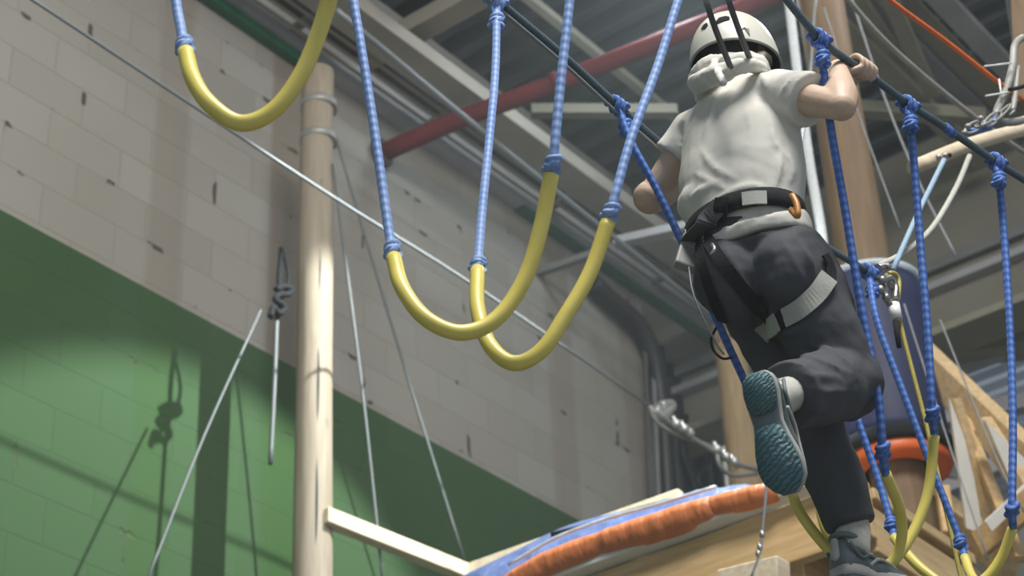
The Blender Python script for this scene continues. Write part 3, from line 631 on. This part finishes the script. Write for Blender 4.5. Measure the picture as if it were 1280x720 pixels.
# ------------------------------------------------------------------ the climber
CV = 2.28
base = P(1085, 720, 2.3)
person = thing('person', 'child in white helmet, cream shirt and dark trousers climbing across the stirrups', 'person', base)
def remesh(o, vox, sm=6, disp=None, dstr=0):
    r = o.modifiers.new('r', 'REMESH'); r.mode = 'VOXEL'; r.voxel_size = vox; r.use_smooth_shade = True
    s = o.modifiers.new('s', 'SMOOTH'); s.factor = .6; s.iterations = sm
    if disp:
        d = o.modifiers.new('d', 'DISPLACE'); d.texture = disp; d.strength = dstr; d.mid_level = .5
        s = o.modifiers.new('s2', 'SMOOTH'); s.factor = .5; s.iterations = 2
    return o
def tex(name, size, depth=2):
    t = bpy.data.textures.new(name, 'CLOUDS'); t.noise_scale = size; t.noise_depth = depth; return t
def bvh_of(*obs):
    dg = bpy.context.evaluated_depsgraph_get(); vs = []; fs = []
    for o in obs:
        e = o.evaluated_get(dg); me = e.to_mesh(); b = len(vs); vs += [o.matrix_world @ v.co for v in me.vertices]; fs += [tuple(b + i for i in p.vertices) for p in me.polygons]; e.to_mesh_clear()
    return BVHTree.FromPolygons(vs, fs)

# joints
sR, sL = P(975, 118, 2.14), P(868, 168, 2.43)
eR, wR = P(1052, 133, 1.97), P(1047, 86, 2.03)
eL, wL = P(812, 247, 2.57), P(866, 222, 2.55)
neck, waist, pelvis = P(922, 108, CV), P(930, 275, CV), P(945, 335, CV)
hL, kL, aL = P(935, 350, 2.35), P(1002, 500, 2.32), P(1066, 660, 2.30)
hR, kR = P(985, 330, 2.20), P(1055, 470, 2.17)
# right foot frame: sole towards the camera
heelR, toeR = P(946, 470, 2.10), P(984, 604, 2.12)
fx = (toeR - heelR).normalized(); fn = (CAM - (heelR + toeR) / 2).normalized(); fn = (fn - fn.dot(fx) * fx).normalized(); fn = (fn + (fx.cross(fn)) * .25).normalized()
fz = -fn; fy = fz.cross(fx)
LF = (toeR - heelR).length + .02
aR = heelR + fx * .045 + fz * .085
# left foot frame
heelL = P(1050, 722, 2.30); gx = (U + Z * .02 - V * .10).normalized(); gy = Z.cross(gx).normalized(); gz = gx.cross(gy)

body = MB()
lat = V
body.chain(spline([pelvis + Z * -.03, waist, waist.lerp(neck, .5), neck + Z * -.04], 4), .10, .08, lat, 20, round_ends=True)
body.chain([neck + Z * -.06, neck + Z * .08], [.05, .045], n=14)
HC = P(921, 76, 2.28)
body.ell(HC + Z * .0, .088, .074, .105, (U, V, Z)); body.ell(HC + U * .045 + Z * -.06, .045, .05, .05, (U, V, Z))
body.ell(HC + U * .093 + Z * -.02, .014, .011, .02, (U, V, Z))                                   # nose
for s in (-1, 1): body.ell(HC + V * s * .078 + Z * -.02, .018, .008, .027, (U, V, Z))
body.chain([HC + U * .085 + Z * -.052 + V * -.02, HC + U * .09 + Z * -.052, HC + U * .085 + Z * -.052 + V * .02], .006, n=8, round_ends=True)
for a, b in ((sR, eR), (sL, eL)):
    body.chain(spline([a, a.lerp(b, .5), b], 4), [.046, .044, .042, .041, .040, .038, .036, .035, .033], n=16, round_ends=True)
body.chain(spline([eR, eR.lerp(wR, .35), wR], 4), [.035, .038, .041, .042, .040, .037, .033, .028, .024], n=16, round_ends=True)
body.chain(spline([eL, eL.lerp(wL, .35), wL], 4), [.043, .044, .044, .043, .040, .036, .031, .026, .022], n=16, round_ends=True)
for pts, rr in (((hL, kL, aL), (.06, .045, .033)), ((hR, kR, aR), (.06, .045, .033))):
    body.chain(spline(pts, 4), [rr[0] + (rr[1] - rr[0]) * i / 4 for i in range(4)] + [rr[1] + (rr[2] - rr[1]) * i / 4 for i in range(5)], n=14, round_ends=True)
def grip(mb, wrist, ctr, t, near, side):
    """a fist closed round the line through ctr along t; near = towards the viewer side"""
    up = (Z - Z.dot(t) * t).normalized(); n = (near - near.dot(t) * t - near.dot(up) * up).normalized()
    def at(s, deg, R): a = math.radians(deg); return ctr + t * s + (n * math.cos(a) + up * math.sin(a)) * R
    kn = [at(s, 118, .030) for s in (-.026, -.009, .009, .026)]
    for i, s in enumerate((-.027, -.009, .009, .026)):
        ln = (-95, -112, -105, -80)[i]; r = (.0078, .0082, .0080, .0068)[i]
        angs = [128, 85, 45, 5, -40, -75, ln]; RR = [.031, .029, .0225, .022, .0195, .0185, .0180]
        mb.chain(spline([at(s, a, R) for a, R in zip(angs, RR)], 4), r, n=10, round_ends=True)
    # palm: from the wrist to the knuckle row, lying along the far side of the line
    pc = at(0, 165, .030)
    mb.chain(spline([wrist, wrist.lerp(pc, .55), pc, at(0, 128, .030)], 4), [.024, .025, .026, .027, .028, .030, .031, .032, .033, .034, .034, .033, .031], [.020, .019, .018, .017, .0165, .016, .0155, .015, .0145, .014, .0135, .012, .010], t, 16, round_ends=True)
    mb.chain(spline([wrist.lerp(pc, .5) - t * .020, at(-.042, 205, .026), at(-.040, 262, .021), at(-.030, 310, .021)], 5), [.013] * 5 + [.0115] * 5 + [.0095] * 6, n=10, round_ends=True)
tB = (P(1092, 98, VB) - P(1060, 76, VB)).normalized()
grip(body, wR, P(1078, 88, VB), tB, -V, 1)
tA = (P(900, 226, VA) - P(850, 196, VA)).normalized()
grip(body, wL, P(876, 212, VA), tA, -V, 1)
bo = remesh(body.build('body', M['skin'], person), .0038, 4)
bo.name = 'body'

hair = MB(); hair.ell(HC + Z * .012 + U * -.010, .094, .082, .108, (U, V, Z)); hair.ell(HC - U * .05 + Z * -.05, .040, .060, .05, (U, V, Z)); hair.ell(P(950, 78, 2.2), .03, .03, .035, (U, V, Z))
remesh(hair.build('hair', M['hair'], person), .006, 2, tex('hairt', .02), .008)

# shirt
sh_ = MB()
tc_ = [pelvis.lerp(waist, .26), pelvis.lerp(waist, .62), waist + Z * -.02, waist.lerp(neck, .25), waist.lerp(neck, .5), waist.lerp(neck, .75), waist.lerp(neck, .90) - U * .005, neck + Z * -.008 - U * .01]
sh_.chain(spline(tc_, 4), [r for r in []] or [x for x in (
    [.158, .160, .160, .160] + [.158, .152, .147, .143] + [.143, .148, .156, .163] + [.168, .169, .168, .166] + [.164, .162, .160, .158] + [.156, .153, .147, .136] + [.122, .104, .086, .070] + [.058])],
    [.128, .130, .130, .128] + [.124, .118, .114, .112] + [.112, .118, .124, .127] + [.128, .127, .125, .122] + [.120, .117, .114, .110] + [.106, .100, .092, .084] + [.076, .070, .064, .060] + [.055], V, 32)
for s_, e_, k in ((sR, eR, .50), (sL, eL, .40)):
    q = s_.lerp(e_, k); inn = s_.lerp(neck + Z * -.09, .45)
    sh_.chain([inn, s_, s_.lerp(e_, k * .5), q], [.060, .062, .064, .068], [.070, .066, .064, .064], Z, 20, round_ends=False)
    sh_.ell(s_, .062, .062, .058)
# loose bulge above the belt
sh_.ell(waist + Z * .065 + V * .06 - U * .045, .07, .09, .055, (U, V, Z)); sh_.ell(waist + Z * .075 - V * .07 - U * .02, .075, .07, .05, (U, V, Z))
def folds(mb, courses):
    t_ = mb.build('tmp', M['shirt']); bv = bvh_of(t_); bpy.data.objects.remove(t_)
    for px, rad, sink in courses:
        pts = []
        for p in spline([Vector((a, b, 0)) for a, b in px], 4):
            d = ray(p.x, p.y).normalized(); h = bv.ray_cast(CAM, d)
            if h[0] is not None: pts.append(h[0] + d * sink)
        if len(pts) > 2:
            n = len(pts); mb.chain(pts, [rad * (.35 + .65 * math.sin(PI * (i + .5) / n)) for i in range(n)], n=8, round_ends=True)
folds(sh_, [([(862, 250), (880, 238), (905, 226)], .012, .005), ([(880, 262), (908, 246), (938, 234), (962, 238)], .013, .006), ([(975, 190), (973, 215), (966, 242)], .012, .004), ([(876, 186), (896, 212), (930, 230)], .011, .006),
    ([(868, 216), (890, 228), (925, 248)], .009, .004), ([(942, 86), (955, 98), (960, 118)], .010, .005), ([(962, 150), (968, 178), (985, 200)], .009, .004), ([(985, 232), (990, 215), (986, 190)], .010, .004),
    ([(872, 118), (862, 140), (850, 160)], .009, .005), ([(1000, 92), (985, 106), (972, 128)], .008, .004), ([(895, 120), (888, 150), (880, 175)], .008, .005), ([(930, 130), (938, 165), (930, 200)], .007, .004),
    ([(905, 296), (925, 280), (960, 268)], .008, .004), ([(935, 286), (960, 272), (990, 270)], .006, .003), ([(845, 170), (848, 190), (842, 210)], .008, .004)])
shirt = remesh(sh_.build('shirt', M['shirt'], person), .0055, 3, tex('shirtt', .12, 1), .012)
hood = MB(); hc = neck + Z * -.006
hood_pts = [hc + U * math.cos(a) * .072 + V * math.sin(a) * .082 + Z * (.016 * math.sin(2 * a) + .003 * (1 - math.cos(a))) - U * .012 for a in [i * 2 * PI / 18 for i in range(19)]]
hood.chain(hood_pts, [.026 + .006 * math.sin(i * 2.1) for i in range(19)], n=12)
hood.chain(spline([P(868, 98, 2.34), P(876, 90, 2.31), P(889, 79, 2.27), P(900, 74, 2.24)], 4), [.018, .020, .022, .023, .024, .024, .025, .024, .023, .021, .018, .015, .012], n=12, round_ends=True)
hood.chain(spline([P(872, 104, 2.31), P(888, 96, 2.25), P(905, 90, 2.21)], 4), .026, n=12, round_ends=True)
hood.chain(spline([P(902, 88, 2.21), P(920, 84, 2.18), P(938, 82, 2.16), P(952, 86, 2.16)], 4), [.020] * 6 + [.018] * 7, n=12, round_ends=True)
hood.chain([P(892, 78, 2.25), P(898, 92, 2.20), P(904, 104, 2.17)], .010, n=10, round_ends=True)
remesh(hood.build('collar', M['shirt'], person), .005, 3, tex('collart', .022, 1), .009)

# trousers
pt_ = MB()
pt_.chain(spline([waist + Z * -.055, waist.lerp(pelvis, .65), pelvis, pelvis + Z * -.045], 4), [.112, .120, .130, .142, .150, .152, .153, .152, .148, .143, .135, .125, .11], [.108, .112, .116, .120, .124, .127, .128, .126, .122, .116, .108, .098, .085], V, 30, round_ends=True)
pt_.ell(P(915, 350, 2.30), .10, .088, .10, (U, V, Z)); pt_.ell(P(983, 338, 2.185), .092, .082, .10, (U, V, Z))
pt_.chain(spline([hL + Z * -.01, hL.lerp(kL, .5), kL, kL.lerp(aL, .5), aL + (kL - aL) * .02], 4), [.097, .094, .090, .087, .083, .080, .078, .076, .074, .073, .072, .070, .068, .066, .063, .060, .057], n=22)
pt_.chain(spline([hR, hR.lerp(kR, .5), kR + (kR - hR).normalized() * .02], 4), [.102, .102, .101, .099, .097, .094, .091, .087, .083], n=22, round_ends=True)
pt_.chain(spline([kR + (kR - hR).normalized() * .01, kR.lerp(aR, .5) + Z * -.012, aR + (kR - aR) * .20], 4), [.080, .081, .081, .080, .078, .076, .074, .073, .073], n=22)
pt_.ell(P(1064, 478, 2.165), .062, .066, .07, (U, V, Z))
folds(pt_, [([(900, 300), (915, 330), (935, 365), (962, 392)], .011, .005), ([(990, 290), (1010, 325), (1022, 355)], .011, .005), ([(972, 290), (992, 330), (1010, 360)], .009, .004),
    ([(930, 400), (965, 415), (1000, 412), (1035, 395)], .011, .005), ([(985, 440), (1020, 452), (1062, 468)], .011, .005), ([(1000, 425), (1035, 440), (1068, 462)], .009, .004), ([(985, 462), (1015, 470), (1050, 474)], .012, .006),
    ([(1000, 480), (1030, 490), (1068, 488)], .009, .004), ([(990, 500), (1012, 512), (1042, 512)], .010, .005), ([(1062, 455), (1072, 480), (1068, 505)], .010, .005), ([(872, 320), (880, 360), (892, 400)], .010, .005),
    ([(905, 420), (925, 440), (955, 446)], .010, .005), ([(1012, 560), (1030, 580), (1050, 590)], .010, .005), ([(1020, 620), (1042, 628), (1068, 626)], .010, .004), ([(1018, 600), (1045, 606), (1066, 598)], .007, .004), ([(1028, 638), (1050, 646), (1078, 640)], .008, .004)])
pants = remesh(pt_.build('trousers', M['pants'], person), .0055, 3, tex('pantst', .09, 1), .018)

# socks
MB().chain(spline([aL + (kL - aL) * .12, aL, heelL + gx * .05 + gz * .06], 4), [.036, .037, .038, .039, .040, .040, .040, .040, .040], n=18).build('sock', M['sock'], person)
MB().chain(spline([aR + (kR - aR) * .30, aR, heelR + fx * .05 + fz * .045], 4), [.038] * 9, n=18).build('sock', M['sock'], person)

def shoe(o, X_, Y_, Z_, L, side, mid):
    def q(x, y, z): return o + X_ * x * L + Y_ * y + Z_ * z
    prof = [(-.02, .020, .030), (.02, .032, .070), (.10, .037, .082), (.20, .038, .080), (.32, .037, .074), (.45, .038, .062), (.60, .043, .052), (.75, .046, .044), (.88, .040, .036), (.96, .028, .026), (1.0, .012, .012)]
    rings = []
    for x, w, h in prof:
        r = []
        for j in range(20):
            a = 2 * PI * j / 20; cz = math.sin(a); r.append(q(x, math.cos(a) * w * (1 - .25 * max(0, cz)) + .004 * side * x, .022 + max(0, cz) * h + min(0, cz) * .006))
        rings.append(r)
    u = MB().loft(rings).build('shoe', M['shoe_grey'], person)
    sw = [(-.03, .018), (0, .027), (.06, .034), (.16, .036), (.28, .033), (.40, .030), (.52, .035), (.65, .043), (.78, .047), (.88, .043), (.96, .030), (1.01, .014)]
    def slab(sel, z0, z1, k, name, mat, lab=None):
        rings = []
        for x, w in sel:
            off = .006 * side * math.sin(x * 3); rings.append([q(x, -w * k + off, z0), q(x, -w * k * 1.04 + off, (z0 + z1) / 2), q(x, -w * k + off, z1), q(x, w * k + off, z1), q(x, w * k * 1.04 + off, (z0 + z1) / 2), q(x, w * k + off, z0)])
        s = MB().loft(rings, True).build(name, mat, u, 0, lab); return s
    slab(sw, .0, .024, 1.02, 'midsole', M['shoe_pale'], 'pale cushioned midsole')
    slab(sw, -.003, .004, .93, 'waist_sole', M['sole_blue'])
    heel = [(-.015, .020), (.0, .026), (.05, .033), (.14, .035), (.24, .033), (.30, .027), (.32, .016)]
    fore = [(.42, .014), (.44, .026), (.52, .034), (.65, .042), (.78, .046), (.88, .042), (.95, .030), (.99, .015)]
    slab(heel, -.010, .0, .98, 'heel_tread', mid, 'teal heel tread'); slab(fore, -.010, .0, .98, 'forefoot_tread', mid, 'teal forefoot tread')
    # overlay panels and laces
    for sgn in (-1, 1):
        MB().tube([q(.05, sgn * .034, .075), q(.18, sgn * .038, .045), q(.34, sgn * .034, .058), q(.48, sgn * .031, .050)], .0042, 8, 6).build('side_stripe', M['sole_blue'], u)
        MB().tube([q(.30, sgn * .037, .030), q(.45, sgn * .036, .052), q(.62, sgn * .034, .052), q(.80, sgn * .038, .030)], .004, 8, 6).build('side_panel', M['shoe_pale'], u)
    for i in range(4):
        x = .40 + i * .065; MB().tube([q(x, -.022, .075 - i * .006), q(x + .01, 0, .088 - i * .008), q(x, .022, .075 - i * .006)], .0035, 6, 4).build('lace', M['shoe_pale'], u)
    MB().chain([q(.17 + .16 * math.cos(a), .027 * math.sin(a), .098 - .004 * math.cos(a)) for a in [i * PI / 8 for i in range(17)]], .0065, n=8).build('collar', M['sole_blue'], u)
    MB().chain([q(-.015, 0, .05), q(-.005, 0, .085)], [.012, .009], n=10, round_ends=True).build('heel_tab', M['shoe_pale'], u)
    return u
shoe(heelR + fz * .0, fx, fy, fz, LF, 1, M['tread'])
shoe(heelL, gx, gy, gz, .215, -1, M['tread'])

# helmet
RC = P(920, 85, 2.28) + Z * .0; tilt = .04
HU = (U * math.cos(tilt) + Z * math.sin(tilt)); HZ = (Z * math.cos(tilt) - U * math.sin(tilt))
def hshell(r1, r2, h, thick):
    rings = []; n = 56; m = 14
    for i in range(m + 1):
        t = i / m * PI / 2; R = math.cos(t) ** .82 if i < m else .02; hh = h * math.sin(t) ** .95
        rings.append([RC + HU * (r1 * R * math.cos(2 * PI * j / n)) + V * (r2 * R * math.sin(2 * PI * j / n)) + HZ * (hh + (1 - i / m) ** 3 * (.006 * max(0, -math.cos(2 * PI * j / n)) ** 3)) for j in range(n)])
    return rings
hm = MB(); o_ = hshell(.122, .108, .150, 0); i_ = hshell(.116, .102, .144, 0)
hm.loft(o_, False)
n = 56; hm.face([14 * n + j for j in range(n)], None, True)
helm = hm.build('helmet', M['helmet'], person, label='glossy off-white helmet')
li = MB(); li.loft(i_, False); li.loft([o_[0], i_[0]], False); li.build('liner', M['black'], helm, label='dark helmet liner')
MB().chain([p + HZ * .001 for p in o_[0]] + [o_[0][0] + HZ * .001], .0035, n=8).build('rim', M['buckle'], helm)
hb = bvh_of(helm)
def on(bv, px, py, lift=.0):
    d = ray(px, py).normalized(); h = bv.ray_cast(CAM, d)
    if h[0] is None: return None
    nrm = h[1] if h[1].dot(d) < 0 else -h[1]
    return h[0] + nrm * lift, nrm
def patch(bv, px_list, name, mat, parent, lift=.002, thick=.004, label=None):
    """a closed outline of pixels lifted off a surface and given thickness"""
    pts = [on(bv, *p, lift) for p in px_list]; pts = [p for p in pts if p]
    if len(pts) < 3: return None
    c = sum((p[0] for p in pts), Vector()) / len(pts); nn = sum((p[1] for p in pts), Vector()).normalized()
    r0 = [p[0] - nn * thick for p in pts]; r1 = [p[0] + nn * thick for p in pts]
    return MB().loft([r0, r1], True, True, False).build(name, mat, parent, 0, label)
patch(hb, [(894, 29), (899, 23), (907, 21), (912, 22), (912, 25), (904, 27), (897, 30)], 'vent', M['black'], helm, .001, .002)
patch(hb, [(877, 37), (880, 32), (884, 29), (885, 32), (882, 36)], 'vent', M['black'], helm, .001, .002)
patch(hb, [(925, 38), (930, 35), (936, 37), (937, 45), (932, 50), (926, 46)], 'adjuster', M['beam_dim'], helm, .001, .002)

# ribbons laid over the clothes
bpy.context.view_layer.update()
bp = bvh_of(pants, shirt)
def ribbon(pts3, nrms, wd, name, mat, parent, thick=.0025, label=None):
    n = len(pts3); rings = []
    for i in range(n):
        t = (pts3[min(i + 1, n - 1)] - pts3[max(i - 1, 0)]).normalized(); nr = (nrms[i] - nrms[i].dot(t) * t).normalized(); s = t.cross(nr)
        w_ = wd[i] if isinstance(wd, list) else wd
        rings.append([pts3[i] + s * w_ / 2 * a + nr * thick * b for a, b in ((-1, -1), (1, -1), (1, 1), (-1, 1))])
    return MB().loft(rings, True, True, False).build(name, mat, parent, 0, label)
def rib_px(px, wd, name, mat, parent, lift=.006, label=None, sub=6, bv=None):
    q = spline([Vector((a, b, 0)) for a, b in px], sub); P3 = []; N3 = []
    for p in q:
        h = on(bv or bp, p.x, p.y, lift)
        if h: P3.append(h[0]); N3.append(h[1])
    if len(P3) < 3: print('NO RIBBON', name, px); return None
    for _ in range(3):
        P3 = [P3[0]] + [(P3[i - 1] + P3[i] * 2 + P3[i + 1]) / 4 for i in range(1, len(P3) - 1)] + [P3[-1]]
        N3 = [N3[0]] + [(N3[i - 1] + N3[i] * 2 + N3[i + 1]).normalized() for i in range(1, len(N3) - 1)] + [N3[-1]]
    return ribbon(P3, N3, wd, name, mat, parent, .0025, label)
# harness
bel = MB(); WC = waist + Z * -.030
def bring(ro, z): return [WC + V * (.149 + ro) * math.cos(2 * PI * j / 48) + U * (.120 + ro) * math.sin(2 * PI * j / 48) + Z * z for j in range(48)]
bel.loft([bring(0, -.024), bring(.006, -.024), bring(.008, 0), bring(.006, .024), bring(0, .024), bring(-.004, 0)], False)
harness = bel.build('harness', M['black'], person, label='black waist belt of a climbing harness')
bb = bvh_of(harness)
ball = bvh_of(harness, pants, shirt)
rib_px([(928, 250), (943, 248), (958, 248)], .034, 'belt_patch', M['grey_strap'], harness, .004, 'grey stitched patch on the back of the belt', 6, bb)
rib_px([(902, 258), (890, 272), (874, 285), (862, 300)], .050, 'side_webbing', M['strap_dark'], harness, .008, 'wide dark side webbing', 6, ball)
rib_px([(906, 252), (904, 264), (902, 276)], .034, 'webbing_loop', M['black'], harness, .016, None, 6, ball)
rib_px([(868, 294), (864, 304), (860, 314)], .040, 'buckle_frame', M['buckle'], harness, .018, 'grey metal buckle frame', 5, ball)
q = on(ball, 868, 312, .02) or (P(862, 318, 2.4), -VIEW)
bxm = MB(); ax = (P(870, 300, 2.38) - P(858, 330, 2.38)).normalized()
bxm.bar(P(868, 298, 2.375) - VIEW * .015, P(864, 314, 2.38) - VIEW * .015, .060, .022, -VIEW); bxm.build('buckle', M['buckle'], harness, .004, 'grey plastic side buckle')
MB().bar(P(863, 314, 2.38) - VIEW * .012, P(857, 336, 2.38) - VIEW * .016, .060, .024, -VIEW).build('buckle_box', M['buckle'], harness, .005, 'lower grey buckle block')
rib_px([(884, 296), (895, 318), (915, 345), (940, 375), (962, 400)], .030, 'leg_strap', M['black'], harness, .006, None, 6)
rib_px([(874, 300), (880, 330), (890, 365), (905, 400)], .026, 'leg_strap', M['black'], harness, .006, None, 6)
rib_px([(1034, 348), (1022, 366), (1004, 385), (983, 398)], .044, 'thigh_strap', M['grey_strap'], harness, .009, 'pale grey thigh webbing', 6)
rib_px([(983, 396), (973, 405), (965, 410)], .040, 'thigh_buckle_gap', M['black'], harness, .009, None, 6)
rib_px([(976, 402), (966, 411), (954, 420)], .044, 'thigh_pad', M['grey_strap'], harness, .013, 'pale grey webbing end beyond the buckle', 6)
rib_px([(1028, 320), (1036, 335), (1036, 352)], .026, 'leg_strap', M['black'], harness, .008, None, 6)
MB().tube([P(990, 244, 2.06), P(996, 256, 2.05), P(997, 270, 2.05), P(989, 262, 2.07)], .0075, 10, 5).build('gear_loop', M['orange_gear'], harness, label='orange gear loop on the side')
MB().tube([P(890, 306, 2.28), P(893, 312, 2.27), P(888, 320, 2.28)], .006, 8, 4).build('ring', M['steel'], harness)
MB().tube([P(861, 334, 2.36), P(866, 365, 2.34), P(880, 400, 2.33), P(897, 432, 2.33), P(905, 443, 2.33)], .0022, 6, 6).build('cord', M['cable'], harness, label='thin pale cord')
MB().tube([P(895, 410, 2.33), P(889, 424, 2.34), P(892, 438, 2.34), P(903, 448, 2.33), P(915, 447, 2.32)], .003, 6, 6).build('cord', M['black'], harness, label='black cord loop')
# lanyards
ly = thing('lanyard', 'pair of dark safety straps running from the climber up past the helmet', 'strap', P(912, 84, 2.12))
for a_, m_, e_ in (((876, -20), (892, 30), (913, 84)), ((904, -20), (918, 22), (938, 76))):
    pts = spline([P(*a_, 2.02), P(*m_, 2.04), P(*e_, 2.17)], 8)
    for off in (-.005, .005):
        ribbon([p + U * off for p in pts], [-VIEW] * len(pts), .0085, 'strap', M['strap_dark'], ly)
rib2 = [P(980, 136, 2.12), P(976, 165, 2.10)]
MB().tube([P(984, 128, 2.20), P(984, 150, 2.20), P(978, 168, 2.19)], .007, 8, 5).build('chest_strap', M['black'], harness)
